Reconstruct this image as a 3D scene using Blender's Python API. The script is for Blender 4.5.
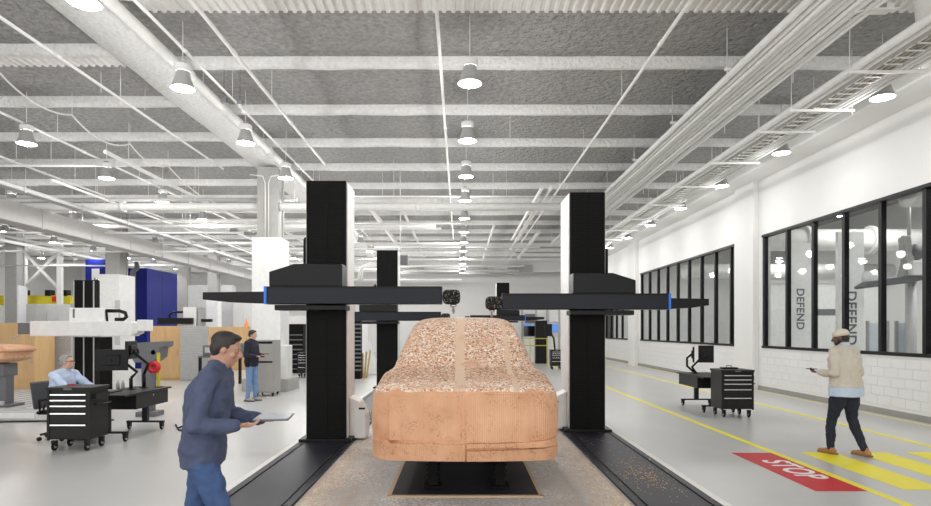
import bpy, bmesh, math, random
from math import pi, sin, cos, sqrt, radians as R
from mathutils import Vector, Matrix, Euler
for o in list(bpy.data.objects): bpy.data.objects.remove(o)
SC = bpy.context.scene; COL = SC.collection
random.seed(7)
# ------------------------------------------------------------------ camera, world, exposure
H = 1.78; F = 606.0; HZ = 330.0; VX = 460.0
cd = bpy.data.cameras.new('camera'); cam = bpy.data.objects.new('camera', cd); COL.objects.link(cam)
cd.sensor_width = 36; cd.lens = F/931*36; cd.shift_x = (465.5-VX)/931; cd.shift_y = (HZ-253)/931
cd.clip_end = 200; cd.clip_start = 0.1
cam.location = (0, 0, H); cam.rotation_euler = (pi/2, 0, 0); SC.camera = cam
w = bpy.data.worlds.new('world'); SC.world = w; w.use_nodes = True
w.node_tree.nodes['Background'].inputs[0].default_value = (1, 0.99, 0.975, 1)
w.node_tree.nodes['Background'].inputs[1].default_value = 1.6
LAMP = 48.0; UPW = 60.0
SC.view_settings.view_transform = 'Standard'; SC.view_settings.look = 'None'
SC.view_settings.exposure = 0.58; SC.view_settings.gamma = 1; SC.view_settings.use_curve_mapping = False
cy = SC.cycles
cy.use_denoising = True; cy.max_bounces = 8; cy.diffuse_bounces = 5; cy.glossy_bounces = 4
cy.transparent_max_bounces = 12; cy.transmission_bounces = 4; cy.sample_clamp_indirect = 4; cy.sample_clamp_direct = 0
cy.caustics_reflective = False; cy.caustics_refractive = False; cy.use_light_tree = True
def P(u, v, D): return Vector(((u-VX)*D/F, D, H-(v-HZ)*D/F))
def X(u, D): return (u-VX)*D/F
def Z(v, D): return H-(v-HZ)*D/F

# ------------------------------------------------------------------ materials
MATS = {}
def mat(name, col, rough=0.5, metal=0.0, var=0.06, scale=8.0, bump=0.0, bscale=None, spec=0.5, coords='Object', emit=None, detail=4):
    if name in MATS: return MATS[name]
    m = bpy.data.materials.new(name); m.use_nodes = True; MATS[name] = m
    nt = m.node_tree; N = nt.nodes; L = nt.links; b = N['Principled BSDF']
    b.inputs['Roughness'].default_value = rough; b.inputs['Metallic'].default_value = metal
    b.inputs['Specular IOR Level'].default_value = spec
    tc = N.new('ShaderNodeTexCoord')
    nz = N.new('ShaderNodeTexNoise'); nz.inputs['Scale'].default_value = scale; nz.inputs['Detail'].default_value = detail
    L.new(tc.outputs[coords], nz.inputs['Vector'])
    mx = N.new('ShaderNodeMix'); mx.data_type = 'RGBA'
    L.new(nz.outputs['Fac'], mx.inputs[0])
    mx.inputs[6].default_value = tuple(max(0, c*(1-var*2)) for c in col)+(1,)
    mx.inputs[7].default_value = tuple(min(1, c*(1+var*2)) for c in col)+(1,)
    L.new(mx.outputs[2], b.inputs['Base Color'])
    if bump:
        n2 = N.new('ShaderNodeTexNoise'); n2.inputs['Scale'].default_value = bscale or scale*3; n2.inputs['Detail'].default_value = 6
        L.new(tc.outputs[coords], n2.inputs['Vector'])
        bp = N.new('ShaderNodeBump'); bp.inputs['Strength'].default_value = 1; bp.inputs['Distance'].default_value = bump
        L.new(n2.outputs['Fac'], bp.inputs['Height']); L.new(bp.outputs['Normal'], b.inputs['Normal'])
    if emit:
        b.inputs['Emission Color'].default_value = tuple(emit[0])+(1,); b.inputs['Emission Strength'].default_value = emit[1]
    return m
def nodes(m): return m.node_tree.nodes, m.node_tree.links, m.node_tree.nodes['Principled BSDF']
white = mat('white_paint', (.78,.78,.77), .45)
whitep = mat('white_pipe_paint', (.80,.79,.77), .5, bump=.002, bscale=30)
offw = mat('off_white_panel', (.70,.70,.69), .5)
black = mat('black_metal', (.007,.007,.0075), .4, spec=.2)
blackm = mat('black_matte', (.006,.006,.006), .7, spec=.15)
cart = mat('black_powder_coat', (.012,.012,.012), .45, spec=.25)
armm = mat('blue_black_arm', (.008,.010,.017), .35, spec=.22)
ruber = mat('black_rubber', (.012,.012,.012), .8, spec=.2)
chrome = mat('brushed_steel', (.65,.65,.66), .25, 1.0)
steel = mat('grey_steel', (.36,.36,.35), .4, .3)
lgrey = mat('light_grey_metal', (.50,.50,.50), .45)
dgrey = mat('dark_grey_metal', (.13,.13,.14), .5)
concrete = mat('grey_column_concrete', (.40,.395,.38), .9, bump=.01, bscale=40)
blue = mat('deep_blue_panel', (.010,.016,.16), .5, spec=.15)
bluel = mat('blue_edge_strip', (.01,.16,.75), .35)
yellow = mat('yellow_paint', (.62,.52,.02), .5)
fyellow = mat('floor_yellow', (.86,.76,.025), .4, var=.03, scale=3, spec=.2)
fred = mat('floor_red', (.52,.008,.016), .4, var=.03, scale=3, spec=.15)
red = mat('red_plastic', (.60,.02,.03), .35)
glasslens = None
gold = mat('gold_wood', (.55,.38,.12), .5)

def plywood():
    m = mat('plywood', (.62,.40,.19), .5, var=.1, scale=2.0)
    N, L, b = nodes(m)
    tc = [n for n in N if n.type == 'TEX_COORD'][0]; nz = [n for n in N if n.type == 'TEX_NOISE'][0]
    mp = N.new('ShaderNodeMapping'); mp.inputs['Scale'].default_value = (4, 4, .6)
    L.new(tc.outputs['Object'], mp.inputs['Vector']); L.new(mp.outputs['Vector'], nz.inputs['Vector'])
    nz.inputs['Distortion'].default_value = 1.5
    return m
ply = plywood()

def floor_mat():
    m = mat('polished_concrete', (.50,.495,.485), .22, var=.05, scale=.7, detail=8)
    N, L, b = nodes(m); tc = [n for n in N if n.type == 'TEX_COORD'][0]
    n = N.new('ShaderNodeTexNoise'); n.inputs['Scale'].default_value = 1.0; n.inputs['Detail'].default_value = 2
    L.new(tc.outputs['Object'], n.inputs['Vector'])
    mr = N.new('ShaderNodeMapRange'); mr.inputs[3].default_value = .24; mr.inputs[4].default_value = .33
    b.inputs['Roughness'].default_value = .29
    b.inputs['Specular IOR Level'].default_value = .7
    return m
floorm = floor_mat()

def spray_mat(name, col, bump, sc, var=.12):
    m = mat(name, col, .95, var=var, scale=sc*.25, bump=bump, bscale=sc, spec=.1, detail=8)
    return m
deckm = mat('sprayed_insulation', (.40,.395,.385), .95, var=.24, scale=11, bump=.16, bscale=8, spec=.05, detail=6)
joistm = mat('sprayed_white_beam', (.80,.795,.78), .95, var=.08, scale=14, bump=.07, bscale=12, spec=.1, detail=5)
wallm = mat('white_wall_plaster', (.76,.755,.745), .7, var=.015, scale=1)

def block_mat():
    m = mat('painted_block', (.76,.76,.755), .5, var=.01, scale=2)
    N, L, b = nodes(m); tc = [n for n in N if n.type == 'TEX_COORD'][0]
    sp = N.new('ShaderNodeSeparateXYZ'); cb = N.new('ShaderNodeCombineXYZ')
    L.new(tc.outputs['Object'], sp.inputs[0]); L.new(sp.outputs[1], cb.inputs[0]); L.new(sp.outputs[2], cb.inputs[1])
    bk = N.new('ShaderNodeTexBrick'); bk.inputs['Scale'].default_value = 1; bk.inputs['Mortar Size'].default_value = .006
    bk.inputs['Brick Width'].default_value = .405; bk.inputs['Row Height'].default_value = .2; bk.inputs['Mortar Smooth'].default_value = .3
    L.new(cb.outputs[0], bk.inputs['Vector'])
    bp = N.new('ShaderNodeBump'); bp.invert = True; bp.inputs['Distance'].default_value = .012
    L.new(bk.outputs['Fac'], bp.inputs['Height']); L.new(bp.outputs['Normal'], b.inputs['Normal'])
    return m
blockm = block_mat()

def tile_mat():
    m = mat('grey_perforated_panel', (.42,.42,.42), .6, var=.02, scale=2)
    N, L, b = nodes(m); tc = [n for n in N if n.type == 'TEX_COORD'][0]
    mp = N.new('ShaderNodeMapping'); mp.inputs['Rotation'].default_value = (R(90), 0, 0)
    bk = N.new('ShaderNodeTexBrick'); bk.inputs['Scale'].default_value = 1; bk.inputs['Brick Width'].default_value = .1
    bk.inputs['Row Height'].default_value = .06; bk.inputs['Mortar Size'].default_value = .004
    bk.inputs['Color1'].default_value = (.42,.42,.42,1); bk.inputs['Color2'].default_value = (.46,.46,.46,1); bk.inputs['Mortar'].default_value = (.3,.3,.3,1)
    L.new(tc.outputs['Object'], mp.inputs[0]); L.new(mp.outputs[0], bk.inputs['Vector']); L.new(bk.outputs['Color'], b.inputs['Base Color'])
    return m
tilem = tile_mat()

def glass_mat():
    m = bpy.data.materials.new('window_glass'); m.use_nodes = True; N = m.node_tree.nodes; L = m.node_tree.links
    N.remove(N['Principled BSDF']); out = N['Material Output']
    t = N.new('ShaderNodeBsdfTransparent'); t.inputs[0].default_value = (.93,.94,.94,1)
    g = N.new('ShaderNodeBsdfGlossy'); g.inputs['Roughness'].default_value = .02
    fr = N.new('ShaderNodeFresnel'); fr.inputs[0].default_value = 1.5
    nz = N.new('ShaderNodeTexNoise'); nz.inputs['Scale'].default_value = .4
    bp = N.new('ShaderNodeBump'); bp.inputs['Distance'].default_value = .002
    L.new(nz.outputs['Fac'], bp.inputs['Height']); L.new(bp.outputs['Normal'], g.inputs['Normal'])
    mx = N.new('ShaderNodeMixShader'); hf = N.new('ShaderNodeMath'); hf.operation = 'MULTIPLY'; hf.inputs[1].default_value = .28; L.new(fr.outputs[0], hf.inputs[0]); L.new(hf.outputs[0], mx.inputs[0]); L.new(t.outputs[0], mx.inputs[1]); L.new(g.outputs[0], mx.inputs[2])
    ge = N.new('ShaderNodeNewGeometry'); mm = N.new('ShaderNodeMath'); mm.operation = 'MULTIPLY_ADD'; mm.inputs[1].default_value = -(1.5-1/1.5); mm.inputs[2].default_value = 1.5
    L.new(ge.outputs['Backfacing'], mm.inputs[0]); L.new(mm.outputs[0], fr.inputs[0])
    L.new(mx.outputs[0], out.inputs[0]); MATS['window_glass'] = m; return m
glassm = glass_mat()
lensm = mat('glowing_lens', (.9,.9,.9), .4, emit=((1,.985,.96), LAMP))
screenm = mat('blue_lit_screen', (.05,.1,.3), .3, emit=((.12,.30,.7), .5))
refl = mat('ribbed_glass_reflector', (.42,.42,.41), .3, .2); ductm = mat('grey_white_duct', (.52,.51,.50), .6)

def clay_mat(name, chips):
    m = bpy.data.materials.new(name); m.use_nodes = True; MATS[name] = m
    N = m.node_tree.nodes; L = m.node_tree.links; b = N['Principled BSDF']; b.inputs['Roughness'].default_value = .62; b.inputs['Specular IOR Level'].default_value = .3
    tc = N.new('ShaderNodeTexCoord')
    nz = N.new('ShaderNodeTexNoise'); nz.inputs['Scale'].default_value = 3; nz.inputs['Detail'].default_value = 8; L.new(tc.outputs['Object'], nz.inputs['Vector'])
    r1 = N.new('ShaderNodeValToRGB'); L.new(nz.outputs['Fac'], r1.inputs[0])
    r1.color_ramp.elements[0].position = .3; r1.color_ramp.elements[0].color = (.66,.35,.20,1)
    r1.color_ramp.elements[1].position = .7; r1.color_ramp.elements[1].color = (.80,.47,.29,1)
    # fine vertical cutter marks
    sp = N.new('ShaderNodeSeparateXYZ'); L.new(tc.outputs['Object'], sp.inputs[0])
    wv = N.new('ShaderNodeTexWave'); wv.wave_type = 'BANDS'; wv.bands_direction = 'X'; wv.inputs['Scale'].default_value = 14; wv.inputs['Distortion'].default_value = .6; wv.inputs['Detail'].default_value = 3
    L.new(tc.outputs['Object'], wv.inputs['Vector'])
    n3 = N.new('ShaderNodeTexNoise'); n3.inputs['Scale'].default_value = 45; n3.inputs['Detail'].default_value = 5; L.new(tc.outputs['Object'], n3.inputs['Vector'])
    ad = N.new('ShaderNodeMath'); ad.operation = 'ADD'; L.new(wv.outputs['Fac'], ad.inputs[0])
    ml = N.new('ShaderNodeMath'); ml.operation = 'MULTIPLY'; ml.inputs[1].default_value = 1.5; L.new(n3.outputs['Fac'], ml.inputs[0]); L.new(ml.outputs[0], ad.inputs[1])
    bp = N.new('ShaderNodeBump'); bp.inputs['Distance'].default_value = .0035; L.new(ad.outputs[0], bp.inputs['Height'])
    last = bp
    n4 = N.new('ShaderNodeTexNoise'); n4.inputs['Scale'].default_value = 5; n4.inputs['Detail'].default_value = 3; n4.inputs['Distortion'].default_value = .5; L.new(tc.outputs['Object'], n4.inputs['Vector'])
    v5 = N.new('ShaderNodeTexVoronoi'); v5.inputs['Scale'].default_value = 75; L.new(tc.outputs['Object'], v5.inputs['Vector']); n5 = N.new('ShaderNodeSeparateColor'); L.new(v5.outputs['Color'], n5.inputs[0])
    a4 = N.new('ShaderNodeMapRange'); a4.inputs[1].default_value = .50; a4.inputs[2].default_value = .66; L.new(n4.outputs['Fac'], a4.inputs[0])
    a5 = N.new('ShaderNodeMapRange'); a5.inputs[1].default_value = .70; a5.inputs[2].default_value = .75; L.new(n5.outputs[0], a5.inputs[0])
    a6 = N.new('ShaderNodeMath'); a6.operation = 'MULTIPLY'; L.new(a4.outputs[0], a6.inputs[0]); L.new(a5.outputs[0], a6.inputs[1])
    pm = N.new('ShaderNodeMix'); pm.data_type = 'RGBA'; pm.inputs[7].default_value = (.50,.26,.15,1); L.new(a6.outputs[0], pm.inputs[0]); L.new(r1.outputs[0], pm.inputs[6])
    colr = pm.outputs[2]
    if chips:
        geo = N.new('ShaderNodeNewGeometry'); sn = N.new('ShaderNodeSeparateXYZ'); L.new(geo.outputs['True Normal'], sn.inputs[0])
        up = N.new('ShaderNodeMapRange'); up.inputs[1].default_value = .28; up.inputs[2].default_value = .5; L.new(sn.outputs[2], up.inputs[0])
        vo = N.new('ShaderNodeTexVoronoi'); vo.inputs['Scale'].default_value = 56; L.new(tc.outputs['Object'], vo.inputs['Vector'])
        sc = N.new('ShaderNodeSeparateColor'); L.new(vo.outputs['Color'], sc.inputs[0])
        r2 = N.new('ShaderNodeValToRGB'); r2.color_ramp.interpolation = 'CONSTANT'; e = r2.color_ramp.elements
        e[0].position = 0; e[0].color = (.30,.13,.07,1); e[1].position = .13; e[1].color = (.70,.36,.21,1)  # dark brown and near-white cells paint the shadows and highlights of the chips
        x = e.new(.45); x.color = (.82,.56,.39,1); x = e.new(.74); x.color = (1,.90,.80,1); 
        # chips lie thick on the windscreen, sparse on the nose
        yr = N.new('ShaderNodeMapRange'); yr.inputs[1].default_value = .35; yr.inputs[2].default_value = .5; yr.inputs[3].default_value = .30; yr.inputs[4].default_value = 0.0; L.new(sp.outputs[1], yr.inputs[0])
        y2 = N.new('ShaderNodeMapRange'); y2.inputs[1].default_value = 1.05; y2.inputs[2].default_value = 1.2; y2.inputs[3].default_value = -.22; y2.inputs[4].default_value = 0.0; L.new(sp.outputs[1], y2.inputs[0])
        y3 = N.new('ShaderNodeMath'); y3.operation = 'ADD'; L.new(yr.outputs[0], y3.inputs[0]); L.new(y2.outputs[0], y3.inputs[1])
        y4 = N.new('ShaderNodeMath'); y4.operation = 'ADD'; y4.use_clamp = True; L.new(sc.outputs[0], y4.inputs[0]); L.new(y3.outputs[0], y4.inputs[1])
        L.new(y4.outputs[0], r2.inputs[0])
        # bare bands down the middle stay light and smooth
        ab = N.new('ShaderNodeMath'); ab.operation = 'ABSOLUTE'; sb = N.new('ShaderNodeMath'); sb.operation = 'ADD'; sb.inputs[1].default_value = .055
        L.new(sp.outputs[0], sb.inputs[0]); L.new(sb.outputs[0], ab.inputs[0])
        s2 = N.new('ShaderNodeMath'); s2.operation = 'SUBTRACT'; s2.inputs[1].default_value = .54; L.new(sp.outputs[0], s2.inputs[0]); a2 = N.new('ShaderNodeMath'); a2.operation = 'ABSOLUTE'; L.new(s2.outputs[0], a2.inputs[0])
        a3 = N.new('ShaderNodeMath'); a3.operation = 'ADD'; a3.inputs[1].default_value = .03; L.new(a2.outputs[0], a3.inputs[0]); mn = N.new('ShaderNodeMath'); mn.operation = 'MINIMUM'; L.new(ab.outputs[0], mn.inputs[0]); L.new(a3.outputs[0], mn.inputs[1])
        band = N.new('ShaderNodeMapRange'); band.inputs[1].default_value = .05; band.inputs[2].default_value = .07; L.new(mn.outputs[0], band.inputs[0])
        nb = N.new('ShaderNodeTexNoise'); nb.inputs['Scale'].default_value = 2.2; nb.inputs['Detail'].default_value = 3; L.new(tc.outputs['Object'], nb.inputs['Vector'])
        nr = N.new('ShaderNodeMapRange'); nr.inputs[1].default_value = .30; nr.inputs[2].default_value = .42; L.new(nb.outputs['Fac'], nr.inputs[0])
        fc = N.new('ShaderNodeMath'); fc.operation = 'MULTIPLY'; L.new(up.outputs[0], fc.inputs[0]); L.new(nr.outputs[0], fc.inputs[1])
        ltb = N.new('ShaderNodeMix'); ltb.data_type = 'RGBA'; ltb.inputs[6].default_value = (.80,.58,.42,1); L.new(band.outputs[0], ltb.inputs[0]); L.new(r2.outputs[0], ltb.inputs[7])
        mx = N.new('ShaderNodeMix'); mx.data_type = 'RGBA'; L.new(fc.outputs[0], mx.inputs[0]); L.new(colr, mx.inputs[6]); L.new(ltb.outputs[2], mx.inputs[7])
        colr = mx.outputs[2]
        b2 = N.new('ShaderNodeBump'); mh = N.new('ShaderNodeMath'); mh.operation = 'MULTIPLY'; L.new(sc.outputs[1], mh.inputs[0]); L.new(fc.outputs[0], mh.inputs[1])
        b2.inputs['Distance'].default_value = .012; L.new(mh.outputs[0], b2.inputs['Height']); L.new(last.outputs[0], b2.inputs['Normal']); last = b2
    L.new(colr, b.inputs['Base Color']); L.new(last.outputs[0], b.inputs['Normal'])
    return m
clay = clay_mat('shaved_clay', True); clayp = clay_mat('plain_clay', False)

def pad_mat():
    m = mat('speckled_floor_pad', (.44,.43,.42), .45, var=.05, scale=1)
    N, L, b = nodes(m); tc = [n for n in N if n.type == 'TEX_COORD'][0]
    base = [n for n in N if n.type == 'MIX'][0]
    vo = N.new('ShaderNodeTexVoronoi'); vo.inputs['Scale'].default_value = 48; L.new(tc.outputs['Object'], vo.inputs['Vector'])
    sc = N.new('ShaderNodeSeparateColor'); L.new(vo.outputs['Color'], sc.inputs[0])
    r2 = N.new('ShaderNodeValToRGB'); r2.color_ramp.interpolation = 'CONSTANT'; e = r2.color_ramp.elements
    e[0].position = 0; e[0].color = (.28,.27,.26,1); e[1].position = .08; e[1].color = (.58,.57,.56,1)
    x = e.new(.45); x.color = (.42,.41,.4,1); x = e.new(.80); x.color = (.60,.42,.31,1); x = e.new(.86); x.color = (.76,.73,.70,1)
    L.new(sc.outputs[0], r2.inputs[0])
    nb = N.new('ShaderNodeTexNoise'); nb.inputs['Scale'].default_value = 1.1; nb.inputs['Detail'].default_value = 4; L.new(tc.outputs['Object'], nb.inputs['Vector'])
    nr = N.new('ShaderNodeMapRange'); nr.inputs[1].default_value = .38; nr.inputs[2].default_value = .6; L.new(nb.outputs['Fac'], nr.inputs[0])
    mx = N.new('ShaderNodeMix'); mx.data_type = 'RGBA'; L.new(nr.outputs[0], mx.inputs[0]); L.new(base.outputs[2], mx.inputs[6]); L.new(r2.outputs[0], mx.inputs[7])
    L.new(mx.outputs[2], b.inputs['Base Color']); return m
padm = pad_mat()
def rail_mat():
    m = mat('dark_rail_cover', (.014,.015,.023), .42, var=.1, scale=2, spec=.15)
    N, L, b = nodes(m); tc = [n for n in N if n.type == 'TEX_COORD'][0]; base = [n for n in N if n.type == 'MIX'][0]
    return m
railm = rail_mat()
chipm = mat('clay_chip', (.70,.43,.27), .7, var=.25, scale=6, coords='Object')
chipd = mat('clay_chip_shadow', (.34,.15,.08), .8, var=.2, scale=6)  # dark brown that stands in for shadow between clay chips
chipl = mat('pale_clay_chip', (.82,.66,.52), .7, var=.2, scale=6)

# ------------------------------------------------------------------ mesh builder
class MB:
    def __init__(s): s.v = []; s.f = []; s.sm = []; s.M = Matrix.Identity(4)
    def add(s, vs, fs, smooth=False, M=None):
        o = len(s.v); T = s.M @ (M or Matrix.Identity(4))
        s.v += [tuple(T @ Vector(p)) for p in vs]; s.f += [tuple(i+o for i in f) for f in fs]; s.sm += [smooth]*len(fs); return s
    def box(s, x0, x1, y0, y1, z0, z1, M=None):
        return s.add([(x,y,z) for x in (x0,x1) for y in (y0,y1) for z in (z0,z1)],
            [(0,1,3,2),(4,6,7,5),(0,4,5,1),(2,3,7,6),(0,2,6,4),(1,5,7,3)], M=M)
    def prism(s, pts, a0, a1, axis='y', M=None):   # pts: list of 2d, extruded along axis
        n = len(pts)
        def mk(p, a): return {'y': (p[0], a, p[1]), 'x': (a, p[0], p[1]), 'z': (p[0], p[1], a)}[axis]
        vs = [mk(p, a0) for p in pts]+[mk(p, a1) for p in pts]
        fs = [tuple(range(n)), tuple(range(2*n-1, n-1, -1))]+[(i, i+n, (i+1)%n+n, (i+1)%n) for i in range(n)]
        return s.add(vs, fs, M=M)
    def tube(s, pts, r, n=8, cap=True, smooth=True, M=None):
        pts = [Vector(p) for p in pts]; rs = r if isinstance(r, (list, tuple)) else [r]*len(pts)
        vs = []; fs = []; up = None
        for i, p in enumerate(pts):
            d = (pts[min(i+1, len(pts)-1)]-pts[max(i-1, 0)]).normalized()
            if up is None:
                up = Vector((0,0,1)) if abs(d.z) < .9 else Vector((1,0,0))
            a = d.cross(up).normalized(); b2 = a.cross(d).normalized(); up = b2
            for k in range(n):
                t = 2*pi*k/n; vs.append(p+(a*cos(t)+b2*sin(t))*rs[i])
        for i in range(len(pts)-1):
            for k in range(n): fs.append((i*n+k, i*n+(k+1)%n, (i+1)*n+(k+1)%n, (i+1)*n+k))
        s.add(vs, fs, smooth, M)
        if cap:
            m = len(pts)-1; s.add(vs[:n], [tuple(range(n-1,-1,-1))], False, M); s.add(vs[m*n:], [tuple(range(n))], False, M)
        return s
    def cyl(s, c, r, z0, z1, n=20, M=None): return s.tube([(c[0],c[1],z0),(c[0],c[1],z1)], r, n, M=M)
    def lathe(s, prof, n=20, c=(0,0,0), M=None, smooth=True):
        vs = []; fs = []
        for (r, z) in prof:
            for k in range(n): t = 2*pi*k/n; vs.append((c[0]+r*cos(t), c[1]+r*sin(t), c[2]+z))
        for i in range(len(prof)-1):
            for k in range(n): fs.append((i*n+k, i*n+(k+1)%n, (i+1)*n+(k+1)%n, (i+1)*n+k))
        return s.add(vs, fs, smooth, M)
    def ell(s, c, r, n=16, m=10, M=None, rot=None):
        vs = []; fs = []; T = (Euler(rot).to_matrix() if rot else Matrix.Identity(3))
        for i in range(m+1):
            a = pi*i/m
            for k in range(n):
                t = 2*pi*k/n; p = T @ Vector((r[0]*sin(a)*cos(t), r[1]*sin(a)*sin(t), r[2]*cos(a))); vs.append(p+Vector(c))
        for i in range(m):
            for k in range(n):
                q = [i*n+k, (i+1)*n+k, (i+1)*n+(k+1)%n, i*n+(k+1)%n]
                if i == 0: q = [i*n, (i+1)*n+k, (i+1)*n+(k+1)%n]
                if i == m-1: q = [i*n+k, m*n, i*n+(k+1)%n]
                fs.append(tuple(q))
        return s.add(vs, fs, True, M)
    def build(s, name, m, parent=None, loc=None, bevel=0, rot=None):
        me = bpy.data.meshes.new(name); me.from_pydata(s.v, [], s.f); me.polygons.foreach_set('use_smooth', s.sm)
        me.validate(); bm = bmesh.new(); bm.from_mesh(me); bmesh.ops.remove_doubles(bm, verts=bm.verts, dist=1e-6) if bevel == 0 and len(s.v) < 20000 else None
        bmesh.ops.recalc_face_normals(bm, faces=bm.faces); bm.to_mesh(me); bm.free()
        me.materials.append(m); o = bpy.data.objects.new(name, me); COL.objects.link(o)
        if parent: o.parent = parent
        if loc is not None: o.location = loc
        if rot is not None: o.rotation_euler = rot
        if bevel:
            b = o.modifiers.new('bevel', 'BEVEL'); b.width = bevel; b.segments = 2; b.limit_method = 'ANGLE'
        return o
def tag(o, label, cat, group=None, kind=None):
    if label: o['label'] = label
    if cat: o['category'] = cat
    if group: o['group'] = group
    if kind: o['kind'] = kind
    return o
def struct(name, mb, m, bevel=0):
    o = mb.build(name, m, bevel=bevel); o['kind'] = 'structure'; return o
def thing(name, label, cat, loc=(0,0,0), rotz=0, group=None):
    o = bpy.data.objects.new(name, None); COL.objects.link(o); o.location = loc; o.rotation_euler = (0,0,rotz); o.empty_display_size = .2
    return tag(o, label, cat, group)
def dup(root, loc=None, rotz=None, label=None, group=None):
    def rec(o, par):
        c = o.copy(); COL.objects.link(c)
        if par is not None: c.parent = par
        for ch in list(KIDS(o)): rec(ch, c)
        return c
    r = rec(root, None)
    if loc is not None: r.location = loc
    if rotz is not None: r.rotation_euler = (0,0,rotz)
    if label: r['label'] = label
    if group: r['group'] = group
    return r
def KIDS(o): return [c for c in bpy.data.objects if c.parent == o]
def B(name, m, parent, *a, bevel=0, **k): return MB().box(*a, **k).build(name, m, parent, bevel=bevel)
def text_mesh(name, txt, size, m, parent, M, ext=.001, spacing=1.0):
    c = bpy.data.curves.new('t', 'FONT'); c.body = txt; c.size = size; c.extrude = ext; c.align_x = 'CENTER'; c.align_y = 'CENTER'; c.space_character = spacing
    c.offset = size*.018
    t = bpy.data.objects.new('t', c); COL.objects.link(t)
    bpy.context.view_layer.update()
    me = bpy.data.meshes.new_from_object(t.evaluated_get(bpy.context.evaluated_depsgraph_get()))
    bpy.data.objects.remove(t); me.transform(M); me.materials.clear(); me.materials.append(m)
    o = bpy.data.objects.new(name, me); COL.objects.link(o); o.parent = parent; return o
# ------------------------------------------------------------------ room shell
XW = 8.93; XL = -30.0; YB = -7.0; YF = 48.0; ZJ = 6.73; ZD = 6.93
struct('floor', MB().box(XL, 18, YB, YF, -.2, 0), floorm)
struct('ceiling', MB().box(XL, 18, YB, YF, ZD, ZD+.2), deckm)
struct('wall_far', MB().box(XL, 18, YF, YF+.2, 0, ZD), wallm)
struct('wall_left', MB().box(XL-.2, XL, YB, YF, 0, ZD), wallm)
# joists: sprayed white beams running across, one object each
n = 1
for k in range(18):
    y = 6.6+2.44*k
    for (x0, x1, dy) in ((XL, -6.1, -.5), (-5.5, XW, 0)):
        mb = MB(); nx = int((x1-x0)/.6); vs = []; rr = random.Random(k)
        for i in range(nx+1):
            x = x0+(x1-x0)*i/nx
            for (a, b) in ((-.08,.3),(-.08,.05),(-.05,0),(.05,0),(.08,.05),(.08,.3)):
                vs.append((x, y+dy+a+rr.uniform(-.012,.012), ZJ+b+rr.uniform(-.012,.012)))
        fs = [(i*6+j, i*6+j+1, (i+1)*6+j+1, (i+1)*6+j) for i in range(nx) for j in range(5)]
        mb.add(vs, fs, True); struct('trim_%d' % n, mb, joistm); n += 1
# girder along the left column line
mb = MB(); vs = []
for i in range(60):
    y = 5+i*.73
    for (a, b) in ((-.30,.3),(-.37,.06),(-.32,0),(.32,0),(.37,.06),(.30,.3)): vs.append((-5.83+a+random.uniform(-.015,.015), y, 6.66+b+random.uniform(-.015,.015)))
mb.add(vs, [(i*6+j, i*6+j+1, (i+1)*6+j+1, (i+1)*6+j) for i in range(59) for j in range(5)], True)
struct('trim_%d' % n, mb, joistm); n += 1
# ribbed white deck strips that stay bare above the first bays
def ribs(x0, x1, y0, y1):
    global n
    mb = MB(); k = int((x1-x0)/.15)
    for i in range(k):
        x = x0+i*.15
        mb.prism([(x,ZD-.01),(x+.02,ZD-.05),(x+.07,ZD-.05),(x+.09,ZD-.01)], y0, y1, 'y')
    mb.box(x0, x1, y0, y1, ZD-.012, ZD-.002)
    struct('trim_%d' % n, mb, whitep); n += 1
ribs(-5.1, 8.5, 8.2, 9.75); ribs(-11.5, -6.2, 11.1, 11.75)

# right wall: sill wall, header, pilasters, soffit beam
MOD = 1.235
G1 = [17.86-MOD*i for i in range(0, 9)]            # mullions of the near group
G2 = [29.95-MOD*i for i in range(0, 9)]+[19.78]
G3 = [42.2-MOD*i for i in range(0, 9)]
WB, WT = 1.25, 4.58
mb = MB(); mb.box(XW, XW+.25, YB, YF, 0, WB); struct('wall_right', mb, blockm)
struct('wall_right_header', MB().box(XW, XW+.25, YB, YF, WT, ZD), wallm)
for i, (a, b) in enumerate(((YB, G1[-1]-.05), (G1[0]+.05, G2[-1]-.05), (G2[0]+.05, G3[-1]-.05), (G3[0]+.05, YF))):
    struct('wall_right_pier' if i == 0 else 'wall_right_pier_%d' % i, MB().box(XW, XW+.25, a, b, WB, WT), wallm)
for y in (18.85, 31.1, 43.3):
    struct('trim_%d' % n, MB().box(XW-.16, XW, y-.72, y+.5, 0, ZD), wallm, bevel=.01); n += 1
struct('trim_%d' % n, MB().box(XW-.8, XW, YB, YF, 6.22, ZD), wallm, bevel=.03); n += 1
struct('baseboard_right', MB().box(XW-.012, XW, YB, YF, 0, .13), mat('baseboard_grey', (.30,.295,.28), .6))
for gi, G in enumerate((G1, G2, G3)):
    wn = thing('window_%d' % (gi+1), None, None, (XW+.1, (G[0]+G[-1])/2, 0)); wn['kind'] = 'structure'
    cyy = (G[0]+G[-1])/2; a = G[-1]-cyy; b = G[0]-cyy
    B('window_frame', black, wn, -.12, .06, a-.05, b+.05, WB, WB+.07); B('window_frame', black, wn, -.12, .06, a-.05, b+.05, WT-.07, WT)
    for y in G: B('mullion', black, wn, -.08, .03, y-cyy-.05, y-cyy+.05, WB+.07, WT-.07)
    for i in range(len(G)-1): B('pane', glassm, wn, -.02, -.01, G[i+1]-cyy+.06, G[i]-cyy-.06, WB+.07, WT-.07)
# room beyond the glass
struct('wall_inner_back', MB().box(17.8, 18, YB, YF, 0, ZD), wallm)
struct('wall_inner_near', MB().box(XW+.25, 17.8, 4.0, 4.2, 0, ZD), wallm)
struct('wall_inner_far', MB().box(XW+.25, 17.8, 36, 36.2, 0, ZD), wallm)
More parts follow.
